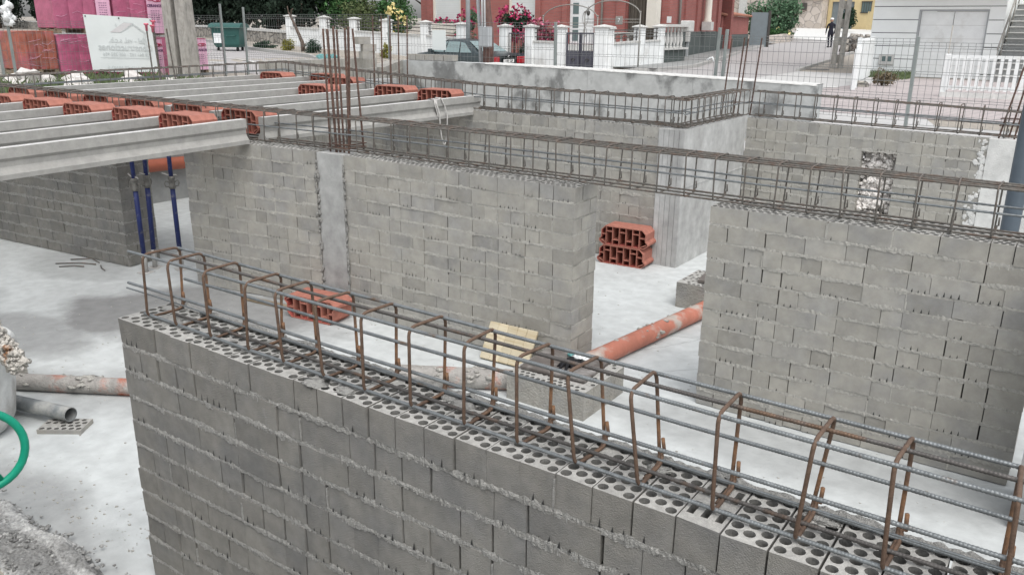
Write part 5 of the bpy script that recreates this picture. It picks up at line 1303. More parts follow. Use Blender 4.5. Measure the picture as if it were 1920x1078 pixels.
# ------------------------------------------------------------------ parked car
def make_car(loc,rz):
    t=thing('parked_car','dark blue-grey saloon car parked by the white wall, seen from its rear corner','car',loc,rz)
    W=.87
    side=[(-2.22,.32),(-2.29,.5),(-2.27,.72),(-2.2,.93),(-1.72,1.0),(-1.45,1.03),(-.75,1.40),(-.2,1.45),(.25,1.42),(1.05,1.02),(1.7,.90),(2.15,.74),(2.28,.55),(2.22,.3)]
    def hw(x,z): 
        w=W*(1-.10*max(0,(abs(x)-1.4)/.9)**2)
        if z>1.0: w-=(z-1.0)*.52
        elif z<.5: w-=(.5-z)*.2
        return w
    mb=MB(); n=len(side)
    belt=.97
    rings=[]
    xs_=[-2.22+4.46*i/28 for i in range(29)]
    def zt(x):
        P=side[2:-2]
        for a,b in zip(P,P[1:]):
            if a[0]<=x<=b[0]: return a[1]+(b[1]-a[1])*(x-a[0])/(b[0]-a[0])
        return .8 if x<0 else .62
    vs=[];K=9
    for x in xs_:
        top=zt(x); zs=[.24,.34,.55,.78,.9,.9+(top-.9)*.33 if top>.95 else .9+.0*(top-.9),0,0,0]
        hb=min(.93,top)
        prof_=[(hw(x,.3)*.93,.24),(hw(x,.36),.36),(hw(x,.6)+.015,.6),(hw(x,.8),min(.8,hb-.06)),(hw(x,hb)-.02,hb)]
        if top>hb+.02: prof_+= [(hw(x,(hb+top)/2)-.02,(hb+top)/2),(hw(x,top)-.08,top-.02),(hw(x,top)*.55,top+.012)]
        else: prof_+= [(hw(x,hb)*.9,hb+.008),(hw(x,hb)*.6,hb+.02),(hw(x,hb)*.3,hb+.025)]
        full=[(-y,z) for y,z in prof_]+[(0,prof_[-1][1]+.008)]+[(y,z) for y,z in prof_[::-1]]
        vs+=[(x,y,z) for y,z in full]
    m=len(full)
    fs=[(i*m+k,(i+1)*m+k,(i+1)*m+k+1,i*m+k+1) for i in range(len(xs_)-1) for k in range(m-1)]
    fs=[f[::-1] for f in fs]
    fs+=[tuple(range(m)), tuple(range(len(xs_)*m-1,(len(xs_)-1)*m-1,-1))]
    mb.add(vs,fs,0,.5,True); mb.build('body',[CARP],t,local=True)
    def wq(n,pts,m=GLASSC):
        mb=MB(); mb.add(pts,[tuple(range(len(pts)))]); return mb.build(n,[m],t,local=True)
    for s in (-1,1):
        Y=lambda x,z: s*(hw(x,z)+.004-.02+.012)
        def P(*q): return [(x,Y(x,z),z) for x,z in (q if s<0 else q[::-1])]
        wq('side_window',P((.20,.99),(.86,.99),(.30,1.33),(.16,1.36))); wq('side_window',P((-.62,.99),(.14,.99),(.10,1.36),(-.50,1.36))); wq('side_window',P((-1.28,1.0),(-.68,.99),(-.56,1.35),(-.78,1.32)))
        mb=MB(); mb.lathe([(.10,-.1),(.30,-.1),(.315,-.06),(.315,.06),(.30,.1),(.20,.1)],22,M=Matrix.Translation((0,0,0)))
        for x in (-1.36,1.38):
            w=MB(); M=Matrix.Translation((x,s*.74,.315))@Matrix.Rotation(-s*pi/2,4,'X'); w.lathe([(.19,-.1),(.30,-.1),(.315,-.06),(.315,.06),(.30,.1),(.20,.1)],22,M=M); wo=w.build('wheel',[TYRE],t,local=True)
            w=MB(); w.lathe([(0,.06),(.05,.075),(.19,.05),(.205,.095)],16,M=M); w.build('rim',[GREYP],wo,local=True)
            a=MB(); a.tube([(x+.35*cos(q),s*(hw(x,.5)+.012),.315+.36*sin(q)) for q in [pi*i/16 for i in range(17)]],.03,6); a.build('wheel_arch',[TYRE],t,local=True)
        for x in (.28,-.55): 
            h=MB(); h.cbox(-.09,-.012,-.014,.09,.012,.014,.004,M=Matrix.Translation((x-.12,s*(hw(x,.86)+.012),.86))); h.build('door_handle',[CARP],t,local=True)
        h=MB(); h.cbox(-.09,-.1,-.06,.06,.1,.07,.02,M=Matrix.Translation((.82,s*.95,1.02))); h.build('door_mirror',[CARP],t,local=True)
        h=MB(); h.box(-1.95,-.008,.50,1.9,.008,.56,M=Matrix.Translation((0,s*(W+.012),0))); h.build('side_moulding',[TYRE],t,local=True)
        h=MB(); h.cbox(-2.275,min(s*.44,s*.8),.64,-2.225,max(s*.44,s*.8),.88,.02); h.cbox(-2.26,min(s*.79,s*.845),.66,-2.0,max(s*.79,s*.845),.88,.012); h.build('tail_lamp',[LAMPR],t,local=True)
    wq('rear_window',[(-1.50,-.66,1.05),(-1.50,.66,1.05),(-.84,.53,1.385),(-.84,-.53,1.385)][::-1]); wq('windscreen',[(1.02,-.70,1.06),(1.02,.70,1.06),(.32,.54,1.415),(.32,-.54,1.415)])
    h=MB(); h.cbox(-2.36,-.82,.36,-2.24,.82,.56,.03); h.build('rear_bumper',[CARP],t,local=True)
    h=MB(); h.cbox(-2.29,-.26,.68,-2.268,.26,.79,.004); p=h.build('number_plate',[PLATE],t,local=True)
    letters('1151 CLF',.10,DARK,p,Matrix.Translation((-2.293,0,.735))@Matrix(((0,0,-1,0),(-1,0,0,0),(0,1,0,0),(0,0,0,1))),bold=.004)
    h=MB(); h.tube([(-2.285,-.04,.88),(-2.285,.0,.93),(-2.285,.045,.9),(-2.285,.01,.86),(-2.285,-.02,.84)],.010,5); h.build('badge',[CHROME],t,local=True)
    return t
make_car((-19.75,25.0,.57),radians(171))
# ------------------------------------------------------------------ wheelie bin, kerbside bundle
bn_=thing('wheelie_bin','large green wheeled rubbish bin by the kerb before the stone wall','rubbish bin',(-31.6,23.6,1.32),.55)
mb=MB(); vs=[]; 
for (w,d,z) in ((.50,.36,.18),(.56,.42,.3),(.62,.48,.95),(.66,.52,.97)): vs+=[(-w,-d,z),(w,-d,z),(w,d,z),(-w,d,z)]
mb.add(vs,[(i*4+k,i*4+(k+1)%4,i*4+4+(k+1)%4,i*4+4+k) for i in range(3) for k in range(4)]+[(3,2,1,0),(12,13,14,15)]); mb.build('bin_body',[BINM],bn_,local=True,bevel=.02)
mb=MB(); n=10; vs=[]
for i in range(n+1):
    a=pi*i/n; vs+=[(-.70,-.58*cos(a),.98+.2*sin(a)),(.70,-.58*cos(a),.98+.2*sin(a))]
mb.add(vs,[(2*i,2*i+1,2*i+3,2*i+2) for i in range(n)]+[tuple(range(0,2*n+2,2)),tuple(range(2*n+1,0,-2))],0,.5); mb.build('bin_lid',[BINM],bn_,local=True)
for sx_ in (-1,1):
    for sy_ in (-1,1):
        w=MB(); w.lathe([(0,-.03),(.09,-.03),(.1,0),(.09,.03),(0,.03)],14,M=Matrix.Translation((sx_*.42,sy_*.28,.1))@Matrix.Rotation(pi/2,4,'Y')); w.build('wheel',[TYRE],bn_,local=True)
w=MB(); w.box(-.52,-.462,.35,-.20,-.455,.86); w.build('sticker',[WPLAS],bn_,local=True)
w=MB(); w.tube([(.05,-.47,.66),(.1,-.53,.66),(.4,-.53,.66),(.45,-.47,.66)],.02,6); w.build('handle',[BINM],bn_,local=True)
mb=MB(); 
for k,(x,y) in enumerate(((-24.45,22.35),(-24.1,22.3),(-23.75,22.25))): mb.blob((x,y,1.27),.22,k*3,.4,0,.3+.2*k,9,(1.1,.8,.62),1.4)
solo(mb,'sheeted_bundle',[SKYBLUE],'turquoise plastic-sheeted bundle lying at the kerb before the white wall','bundle')
# ------------------------------------------------------------------ plants
def leaves(mb,c,rad,n,size,seed,clumps=14,shell=.55,flat=False,mi=0,lo=.0,drop=0):
    q=random.Random(seed); c=Vector(c); cl=[]
    for k in range(clumps):
        while 1:
            d=Vector((q.uniform(-1,1),q.uniform(-1,1),q.uniform(-1,1)))
            if .05<d.length<1: break
        d=d.normalized()*q.uniform(shell*.7,1.0)
        cl.append((Vector((d.x*rad[0]*.78,d.y*rad[1]*.78,d.z*rad[2]*.8)),q.uniform(.28,.5),q.uniform(0,1)))
    for k in range(n):
        cc,r,tn=q.choice(cl)
        d=Vector((q.gauss(0,1),q.gauss(0,1),q.gauss(0,1))).normalized()*(q.random()**.45)*r
        p=c+cc+Vector((d.x*rad[0],d.y*rad[1],d.z*rad[2]))
        if p.z<lo: continue
        s=size*q.uniform(.6,1.3); u=Vector((q.gauss(0,1),q.gauss(0,1),q.gauss(0,.8))).normalized(); w=u.orthogonal().normalized(); w=(w*cos(q.random()*6)+u.cross(w)*sin(q.random()*6))
        v=u.cross(w)
        a=p-w*s*.5; b=p+w*s*.5
        mb.add([tuple(a),tuple(p+v*s*.28),tuple(b),tuple(p-v*s*.28)],[(0,1,2,3)],mi,min(1,max(0,tn*.6+q.random()*.4)))
def plant(name,label,cat,x,y,zc,rad,n,size,fol,seed,trunk=None,group=None,clumps=14,flowers=None,z0=None,multi=1):
    zb=g(x,y)-.02 if z0 is None else z0
    t=thing(name,label,cat,(x,y,zb),0,group)
    mb=MB(); leaves(mb,(x,y,zc),rad,n,size,seed,clumps,lo=zb+.02); mb.build('crown' if trunk else 'foliage',[fol],t)
    mb=MB(); q=random.Random(seed); r=trunk or .03
    for k in range(multi):
        a=2*pi*k/max(1,multi); ox,oy=(.0,.0) if multi==1 else (cos(a)*rad[0]*.15,sin(a)*rad[1]*.15)
        top=(x+ox*3,y+oy*3,zc+rad[2]*.3)
        mb.tube([(x+ox*.4,y+oy*.4,zb),(x+ox+q.gauss(0,.02),y+oy,zb+(zc-zb)*.5),top],[r,r*.8,r*.4],8)
        for j in range(5):
            f=q.uniform(.4,.95); p=Vector((x+ox,y+oy,zb)).lerp(Vector(top),f); aa=q.uniform(0,6.3); mb.tube([p,p+Vector((cos(aa)*rad[0]*.5,sin(aa)*rad[1]*.5,rad[2]*.25))],[r*.45,r*.15],6)
    mb.build('trunk' if trunk else 'stem',[BARK],t)
    if flowers:
        m,nf,sz=flowers; mb=MB(); q=random.Random(seed+5)
        for k in range(nf):
            while 1:
                d=Vector((q.uniform(-1,1),q.uniform(-1,1),q.uniform(-1,1)))
                if .4<d.length<1: break
            d=d.normalized(); p=Vector((x+d.x*rad[0]*q.uniform(.75,1.0),y+d.y*rad[1]*q.uniform(.75,1.),zc+d.z*rad[2]*q.uniform(.75,1.)))
            for j in range(4):
                pp=p+Vector((q.gauss(0,1),q.gauss(0,1),q.gauss(0,1)))*sz*.5; u=Vector((q.gauss(0,1),q.gauss(0,1),q.gauss(0,1))).normalized(); w=u.orthogonal().normalized(); v=u.cross(w)
                mb.add([tuple(pp-w*sz*.5-v*sz*.5),tuple(pp+w*sz*.5-v*sz*.5),tuple(pp+w*sz*.5+v*sz*.5),tuple(pp-w*sz*.5+v*sz*.5)],[(0,1,2,3)],0,q.random())
        mb.build('blossom',[m],t)
    return t
gt_='dark conifers behind the stone wall'
con=[(-92,42.6,6.2),(-97,43.8,6),(-103,45.6,6.4),(-109,47.4,6),(-64,36,6.2),(-59,35.2,5.6),(-54,34.2,6.0),(-49.5,33.6,5.4),(-45.5,32.8,6.2),(-41.8,32.2,5.6),(-38.4,31.6,6.0),(-35.6,31.2,5.4),(-82,42,6),(-76,40,6.4),(-70,38,5.8),(-88,44,6.2)]
for k,(x,y,h) in enumerate(con):
    zb=g(x,y); plant('conifer_tree','%s dark conifer along the stone wall, counting from the left'%(ords+['thirteenth','fourteenth','fifteenth','sixteenth'])[sorted(range(len(con)),key=lambda i:con[i][0]).index(k)],'tree',x,y,zb+h*.55,(2.7,1.8,h*.5),3800,.30,LEAFD,100+k,trunk=.2,group=gt_,clumps=34)
mb=MB()
for k in range(30):
    f=k/29; x=-92+57.5*f; y=46.5-15.2*f**.8 if False else 45.6-(45.6-30.2)*f**.85
    leaves(mb,(x,y,g(x,y)+1.75),(1.7,1.0,1.35),620,.26,300+k,10,lo=g(x,y)+.6)
hd=thing('conifer_hedge','dense dark hedge filling the gaps between the conifers behind the stone wall','hedge',(-60,37,1.6)); mb.build('foliage',[LEAFD],hd)
mb=MB()
for k in range(24): 
    f=k/23; x=-92+57.5*f; y=45.6-(45.6-30.2)*f**.85; mb.tube([(x,y,g(x,y)-.1),(x+.1,y,g(x,y)+2.2)],[.09,.04],6)
mb.build('stem',[BARK],hd)
plant('garden_tree','tall leafy dark green tree beyond the first white pier','tree',-33.2,32.2,3.2,(2.3,1.6,1.9),4200,.17,LEAFM,201,trunk=.12,clumps=26)
plant('garden_shrub','broad olive shrub rising above the white wall, centre of the hedge','shrub',-31.2,31.2,2.75,(1.9,1.3,1.15),3600,.12,LEAFO,202,trunk=.06,clumps=22)
plant('garden_tree','dark green tree between the olive shrub and the cream rose','tree',-29.6,31.8,2.9,(1.35,1.1,1.35),3200,.13,LEAFM,203,trunk=.1,clumps=20)
plant('garden_tree','tall dark tree crown high behind the olive shrub','tree',-36.5,38.5,6.3,(4.2,2.5,2.9),4200,.28,LEAFD,204,trunk=.2,clumps=26)
plant('garden_tree','dark tree crown left of the brick house, sky showing through','tree',-31.6,36.5,5.4,(2.6,1.8,1.7),2000,.2,LEAFD,205,trunk=.14,clumps=14)
plant('rose_bush','climbing rose bush covered in cream-yellow flowers behind the white wall','rose bush',-26.6,28.7,2.45,(.62,.5,.95),1400,.11,LEAFM,206,trunk=None,flowers=(FLOWY,90,.085),clumps=12)
plant('rose_bush','tall crimson rose bush just left of the grey lamp post','rose bush',-21.9,28.0,2.35,(.75,.5,.85),1200,.11,LEAFG,207,flowers=(FLOWR,80,.08),clumps=12)
plant('rose_bush','crimson rose bush high beside the electric cabinet','rose bush',-19.75,28.2,2.6,(.85,.5,.75),1500,.11,LEAFB,208,flowers=(FLOWR,110,.08),clumps=12)
plant('red_leaf_shrub','wide shrub of pink and red leaves behind the barred drive gate','shrub',-18.1,27.6,2.0,(.95,.5,.85),2400,.12,LEAFR,209,flowers=(FLOWP,120,.08),clumps=16)
plant('dark_shrub','dark green undergrowth at the foot of the red-leaved shrub','shrub',-18.3,27.2,1.5,(.8,.4,.45),1400,.11,LEAFB,210,clumps=10)
for x,lb in ((-28.0,'window-box flowers under the left white shutter'),(-23.4,'window-box flowers under the right white shutter')):
    plant('window_box',lb,'flower box',x,HY-.25,2.62,(.95,.15,.16),500,.09,LEAFG,int(-x),flowers=(FLOWR,26,.10),clumps=12,z0=2.38)
mb=MB(); mb.cbox(-29.0,27.85,1.6,-26.9,28.6,2.35,.03); mb.box(-28.95,27.80,1.95,-26.95,27.848,2.0)
mb=MB(); mb.cbox(-24.6,28.0,2.1,-22.6,28.05,2.55,.01)
solo(mb,'garden_bench_back',[CREAM],'pale slatted board behind the railing under the left shutter','bench')
plant('round_bush','clipped dark round bush on the verge before the white wall','bush',-27.2,24.3,1.55,(.40,.40,.37),2200,.055,LEAFB,211,clumps=40)
plant('round_bush','yellow-green round bush beside the bare leaning trunk','bush',-29.3,24.8,1.60,(.36,.36,.34),1700,.065,LEAFY,212,clumps=30)
plant('low_bush','low dark spreading bush on the verge beside the green bin','bush',-31.6,25.4,1.55,(.8,.5,.22),1400,.08,LEAFB,213,clumps=16)
plant('low_bush','small yellow weed bush behind the stack of blocks in the far corner','bush',-24.9,26.2,1.45,(.35,.3,.45),700,.08,LEAFY,214,clumps=10)
t=thing('bare_tree','bare forked sapling trunk leaning beside the first white pier','tree',(-28.2,24.7,1.27))
mb=MB(); mb.tube([(-28.2,24.7,1.25),(-28.3,24.75,1.75),(-28.75,24.8,2.45),(-29.15,24.85,2.95)],[.10,.08,.055,.035],8); mb.build('trunk',[BARK],t)
mb=MB(); mb.tube([(-29.0,24.83,2.75),(-28.95,24.85,3.05),(-28.85,24.85,3.1)],[.035,.03,.02],6); mb.tube([(-29.15,24.85,2.9),(-29.2,24.85,3.2)],[.03,.02],6); mb.tube([(-28.2,24.7,1.45),(-28.05,24.7,1.7)],[.06,.03],6); mb.build('branch',[BARK],t)
sw=thing('stone_wall','low rubble stone wall with a flat grey coping below the dark conifers','wall',(-45,31,1.4))
P=[(-118,51.0),(-95,45.0),(-70,37.4),(-52,33.0),(-42,30.4),(-33.5,28.4)]
mb=MB();mc=MB()
for (a,b) in zip(P,P[1:]):
    n=10
    for i in range(n):
        x0=a[0]+(b[0]-a[0])*i/n;y0=a[1]+(b[1]-a[1])*i/n;x1=a[0]+(b[0]-a[0])*(i+1)/n;y1=a[1]+(b[1]-a[1])*(i+1)/n; z0=g(x0,y0);z1=g(x1,y1)
        mb.quad((x0,y0,z0-.1),(x1,y1,z1-.1),(x1,y1,z1+.66),(x0,y0,z0+.66)); mb.quad((x1,y1+.35,z1-.1),(x0,y0+.35,z0-.1),(x0,y0+.35,z0+.66),(x1,y1+.35,z1+.66))
        vs=[(x0,y0-.04,z0+.662),(x1,y1-.04,z1+.662),(x1,y1+.4,z1+.662),(x0,y0+.4,z0+.662),(x0,y0-.04,z0+.78),(x1,y1-.04,z1+.78),(x1,y1+.4,z1+.78),(x0,y0+.4,z0+.78)]
        mc.add(vs,[(0,3,2,1),(4,5,6,7),(0,1,5,4),(2,3,7,6)])
mb.build('rubble_courses',[RUBBLE],sw); mc.build('coping',[COPING],sw)
# ------------------------------------------------------------------ side road, far end
sh=thing('brick_shed','small brick outbuilding with tiled top and grey plinth beyond the brick house','outbuilding',(-18.6,49,1.3))
d=Vector((-18.95,52.2,0))-Vector((-17.95,45.3,0)); L=d.length; Ms2=Matrix.Translation((-17.95,45.3,0))@Matrix.Rotation(atan2(d.y,d.x),4,'Z')
mb=MB(); mb.box(0,.02,1.2,L,2.2,3.1,M=Ms2); mb.build('brick_wall',[REDB],sh)
mb=MB(); mb.box(-.05,-.03,1.2,L,.018,2.12,M=Ms2); mb.build('stone_plinth',[PLINTH],sh)
mb=MB(); vs=[(-.1,-.16,3.102),(L+.1,-.16,3.102),(L+.1,2.4,3.5),(-.1,2.4,3.5),(-.1,-.16,3.17),(L+.1,-.16,3.17),(L+.1,2.4,3.57),(-.1,2.4,3.57)]
mb.add([tuple(Ms2@Vector(v)) for v in vs],[(0,3,2,1),(4,5,6,7),(0,1,5,4),(1,2,6,5),(2,3,7,6),(3,0,4,7)])
for k in range(30): mb.tube([tuple(Ms2@Vector((-.05+k*.235,-.2,3.16))),tuple(Ms2@Vector((-.05+k*.235,2.4,3.575)))],.06,6)
mb.build('tiled_roof',[TILE],sh)
yg=thing('yard_gate','tall slate-grey sheet metal gate between the brick outbuilding and the big shrub','gate',(-19.0,54,1.3))
mb=MB(); mb.box(0,-.03,1.3,1.05,.03,3.4,M=Matrix.Translation((-18.9,52.4,0))@Matrix.Rotation(radians(35),4,'Z')); mb.build('gate_leaf',[GREYDOOR],yg)
mb=MB(); mb.box(1.05,-.09,1.25,1.2,.09,3.5,M=Matrix.Translation((-18.9,52.4,0))@Matrix.Rotation(radians(35),4,'Z')); mb.build('gate_post',[IRON],yg)
mb=MB(); Mf=Matrix.Translation((-30,64,0))@Matrix.Rotation(radians(10),4,'Z'); mb.box(0,0,1,9.5,.5,5.6,M=Mf); mb.box(5.6,-.05,1,6.2,-.003,5.6,1,M=Mf); mb.box(-.2,-.1,5.602,9.7,.6,5.8,2,M=Mf)
solo(mb,'stone_house_wall',[RUBBLEP,COPING,TILE],'pale rubble stone wall rising behind the brick outbuilding','wall')
plant('garden_tree','big bushy grey-green shrub spilling over the low stone wall up the side road','tree',-20.6,62.0,3.05,(2.5,1.8,2.0),6500,.2,LEAFG,221,trunk=.12,clumps=30,multi=3)
plant('low_bush','small shrub with pale flowers at the foot of the big grey-green shrub','bush',-20.4,60.6,2.1,(1.5,.7,.5),1200,.15,LEAFM,222,clumps=14,flowers=(FLOWY,20,.12))
lw=MB()
P=[(-19.3,58.2),(-19.0,60.6),(-19.6,63.5),(-20.7,66.7)]
for (a,b) in zip(P,P[1:]):
    lw.quad((a[0],a[1],g(*a)-.1),(b[0],b[1],g(*b)-.1),(b[0],b[1],g(*b)+.55),(a[0],a[1],g(*a)+.5)); lw.quad((a[0],a[1],g(*a)+.5),(b[0],b[1],g(*b)+.55),(b[0]-.5,b[1],g(*b)+.55),(a[0]-.5,a[1],g(*a)+.5))
lw.quad((-20.2,57.6,1.2),(-19.3,58.2,1.2),(-19.3,58.2,g(-19.3,58.2)+.5),(-20.2,57.6,g(-19.3,58.2)+.5))
solo(lw,'low_stone_wall',[RUBBLEP],'low curved stone wall holding the big shrub beside the side road','wall')
mb=MB(); sheet(mb,[(-20.5,66),(-24.5,80),(-27,88)],[(-12,62),(-14,78),(-16,88)],.02,14,3); structure(mb,'white_concrete_road',[LEDGE])
fg=MB(); fg.box(-31.5,87.0,2,-26.9,87.2,5.05); solo(fg,'garage_gate',[GREYDOOR],'far slate-grey gate at the top of the side road behind the shrub','gate')
mb=MB(); mb.box(-26.85,86.5,2,-24.3,89,5.3); mb.box(-27.2,86.2,5.302,-24.2,89,5.6,1); solo(mb,'stone_house',[RUBBLEP,TILE],'far pale stone cottage front with red tiles at the top of the side road','house')
mb=MB(); mb.cbox(-26.3,86.2,4.2,-25.7,86.498,4.85,.05); solo(mb,'wall_lantern',[IRON],'dark lantern hung on the far stone cottage front','lantern')
yh=thing('yellow_house','far yellow rendered house with a grey garage door and small barred window','house',(-21.5,89,2.5))
bx('wall',YELL,(-24.25,88.6,2,-23.9,89,9),(-23.9,88.62,5.0,-21.8,89,9),(-21.8,88.6,2,-15,89,9),par=yh)
bx('garage_door',GREYDOOR,(-23.88,88.8,2,-21.82,88.9,4.98),par=yh); w_=bx('window',GLASSD,(-21.1,88.56,4.0,-20.2,88.598,4.95),par=yh)
mb=MB()
for k in range(5): mb.box(-21.1+.22*k,88.5,4.0,-21.06+.22*k,88.54,4.95)
mb.box(-21.15,88.5,4.95,-20.15,88.6,5.02); mb.box(-21.15,88.5,3.93,-20.15,88.6,4.0); mb.build('window_bars',[IRON],w_)
plant('round_bush','dark round bush in front of the far yellow house, right of the lattice pole','bush',-20.2,80.5,3.2,(1.0,.8,1.15),1800,.16,LEAFB,231,clumps=22)
mb=MB()
for k in range(16): mb.box(-19.4+.16*k,84.0,2.4,-19.28+.16*k,84.05,4.0)
mb.box(-19.4,84.06,2.7,-16.8,84.1,2.8); mb.box(-19.4,84.06,3.6,-16.8,84.1,3.7)
solo(mb,'wooden_fence',[YELL],'brown slatted fence in front of the far yellow house','fence')
mb=MB(); 
for k in range(26): mb.blob((-12.4+.085*k+.05*R.gauss(0,1),49.6+.5*sin(k*.6)+.25*k*.2,1.3+.3*(k%3)+.1*R.random()),.30,k,.4,0,.5,6,(1,1,.8))
solo(mb,'stone_bank',[RUBBLE],'grey rubble bank beside the lattice pole at the bend of the side road','stone bank')
# person walking up the side road
def person(loc,rz):
    t=thing('person','person in dark clothes and white cap walking up the side road behind the lattice pole','person',loc,rz)
    me=bpy.data.meshes.new('body')
    V=[(0,0,.92),(0,0,1.08),(0,.0,1.28),(0,.0,1.42),(0,.02,1.50),(0,.03,1.56),
       (.10,0,.86),(.11,.07,.48),(.11,-.02,.09),(.11,.10,.04),(-.10,0,.86),(-.11,-.10,.48),(-.11,-.24,.12),(-.11,-.13,.04),
       (.19,0,1.38),(.25,-.03,1.12),(.24,.10,.90),(.24,.14,.82),(-.19,0,1.38),(-.25,.04,1.12),(-.24,.17,.93),(-.24,.20,.85)]
    E=[(0,1),(1,2),(2,3),(3,4),(4,5),(0,6),(6,7),(7,8),(8,9),(0,10),(10,11),(11,12),(12,13),(3,14),(14,15),(15,16),(16,17),(3,18),(18,19),(19,20),(20,21)]
    rad=[.145,.14,.16,.12,.055,.055,.10,.065,.045,.04,.10,.065,.045,.04,.065,.05,.036,.032,.065,.05,.036,.032]
    me.from_pydata(V,E,[]); o=bpy.data.objects.new('body',me); COL.objects.link(o); o.parent=t
    m=o.modifiers.new('skin','SKIN'); o.modifiers.new('sub','SUBSURF').render_levels=2
    for i,r in enumerate(rad): me.skin_vertices[0].data[i].radius=(r,r*(.72 if i<4 else 1))
    me.skin_vertices[0].data[0].use_root=True
    me.materials.append(CLOTH)
    mb=MB(); mb.blob((0,.04,1.635),.105,1,.05,0,.5,10,(.85,.98,1.15)); mb.blob((0,.145,1.62),.02,1,.05,0,.5,5,(.7,1,1.2)); 
    for s in (-1,1): mb.blob((s*.09,.03,1.63),.026,1,.05,0,.5,5,(.5,.8,1.2))
    mb.build('head',[SKIN],t,local=True)
    for s,(hx,hy,hz) in ((1,(.24,.15,.79)),(-1,(-.24,.21,.82))):
        mb=MB(); mb.blob((hx,hy,hz),.034,2,.05,0,.5,6,(.6,.9,1.2))
        for k in range(4): mb.tube([(hx+(k-1.5)*.012*.6,hy+(k-1.5)*.016,hz-.03),(hx-s*.008,hy+(k-1.5)*.018+.01,hz-.075+.004*abs(k-1))],[.009,.006],6)
        mb.tube([(hx-s*.01,hy+.03,hz),(hx-s*.02,hy+.05,hz-.04)],[.01,.007],6); mb.build('hand',[SKIN],t,local=True)
    mb=MB(); mb.lathe([(.112,0),(.115,.03),(.10,.075),(.06,.105),(0,.115)],18,M=Matrix.Translation((0,.035,1.675))); mb.cbox(-.08,.12,1.672,.08,.22,1.686,.006); mb.build('cap',[HATW],t,local=True)
    for s,y in ((1,.06),(-1,-.18)): mb=MB(); mb.cbox(s*.11-.05,y-.10,0,s*.11+.05,y+.17,.075,.02); mb.build('shoe',[BLACK],t,local=True)
    return t
person((-14.95,55.8,g(-14.9,55.8)),.5)
# ------------------------------------------------------------------ pale garage building at right
gh=thing('pale_house','pale grey house with shadow-grooved walls and a white garage door at the right','house',(-3,32,1.0))
mb=MB(); YG=30.2; step=.405; z=1.0-.1
x0,x1=-6.80,-3.02
def gwall(mb,xa,xb,za,zb):
    k=0; z=1.0
    edges=[.9]+[1.0+.16+step*i for i in range(16)]
    for a,b in zip(edges,edges[1:]):
        a2=max(a+.012,za); b2=min(b-.012,zb)
        if b2-a2>.02: mb.box(xa,YG,a2,xb,YG+.3,b2)
gwall(mb,x0,-5.42,.9,7); gwall(mb,-3.44,x1,.9,7); gwall(mb,-5.418,-3.442,3.09,7)
mb.build('grooved_wall',[GARAGE],gh)
bx('groove_backing',GROOVE,(x0+.02,YG+.02,.9,-5.44,YG+.28,6.9),(-3.42,YG+.02,.9,x1-.02,YG+.28,6.9),(-5.41,YG+.02,3.11,-3.45,YG+.28,6.9),par=gh)
bx('side_wall',GARAGE,(x0,YG+.31,.9,x0+.3,40,7),(x1-.3,YG+.31,.9,x1,33,7),(-3.32,33.01,.9,6,33.3,7),par=gh)
gd=bx('garage_door',WHITE,(-5.36,YG+.10,1.02,-4.43,YG+.15,3.03),(-4.40,YG+.10,1.02,-3.49,YG+.15,3.03),par=gh)
mb=MB(); mb.box(-5.42,YG+.03,.98,-5.365,YG+.2,3.088); mb.box(-3.485,YG+.03,.98,-3.44,YG+.2,3.088); mb.box(-5.362,YG+.03,3.04,-3.488,YG+.2,3.088); mb.build('door_frame',[GREYP],gd)
mb=MB()
for k in range(5): 
    for (a,b) in ((-5.36,-4.43),(-4.40,-3.49)): mb.box(a,YG+.092,1.02+.405*k+.38,b,YG+.0995,1.02+.405*k+.39)
mb.build('door_panel_lines',[COPING],gd)
bx('balcony',GARAGE,(-6.9,YG-1.2,3.75,7,YG-.003,3.95),par=gh)
mbx=thing('meter_cabinet','white double meter cabinet with two dark windows on the grooved garage wall','meter box',(-6.2,30.15,1.4))
mb=MB(); mb.cbox(-6.44,YG-.07,1.37,-5.97,YG-.003,1.70,.012); mb.build('cabinet_box',[COPING],mbx)
for x in (-6.28,-6.10): mb=MB(); mb.box(x-.055,YG-.076,1.48,x+.055,YG-.0715,1.64); mb.build('meter_window',[GLASSD],mbx)
st=thing('outdoor_stairs','grey concrete outdoor stairs climbing beside the pale garage house','stairs',(-1.2,31,1.0))
mb=MB()
for k in range(13): mb.box(-2.95,29.1+.29*k,.95 if k==0 else .9,1.6,33.0-.002*k,1.0+.175*(k+1)) if False else mb.box(-2.95,29.1+.29*k,.9,1.6,29.1+.29*(k+1)-.001,1.0+.175*(k+1))
mb.build('steps',[WALKM],st)
mb=MB()
for k in range(13): mb.box(-2.97,29.06+.29*k,1.0+.175*(k+1)+.001,1.6,29.06+.29*(k+1)-.03,1.0+.175*(k+1)+.032)
mb.build('stair_treads',[COPING],st)
mb=MB(); mb.tube([(-2.93,29.0,1.95),(-2.93,32.8,4.25)],.03,8)
for k in range(5): mb.tube([(-2.93,29.1+.87*k,1.1+.525*k),(-2.93,29.1+.87*k,2.0+.525*k)],.02,6)
mb.build('handrail',[PALEIRON],st)
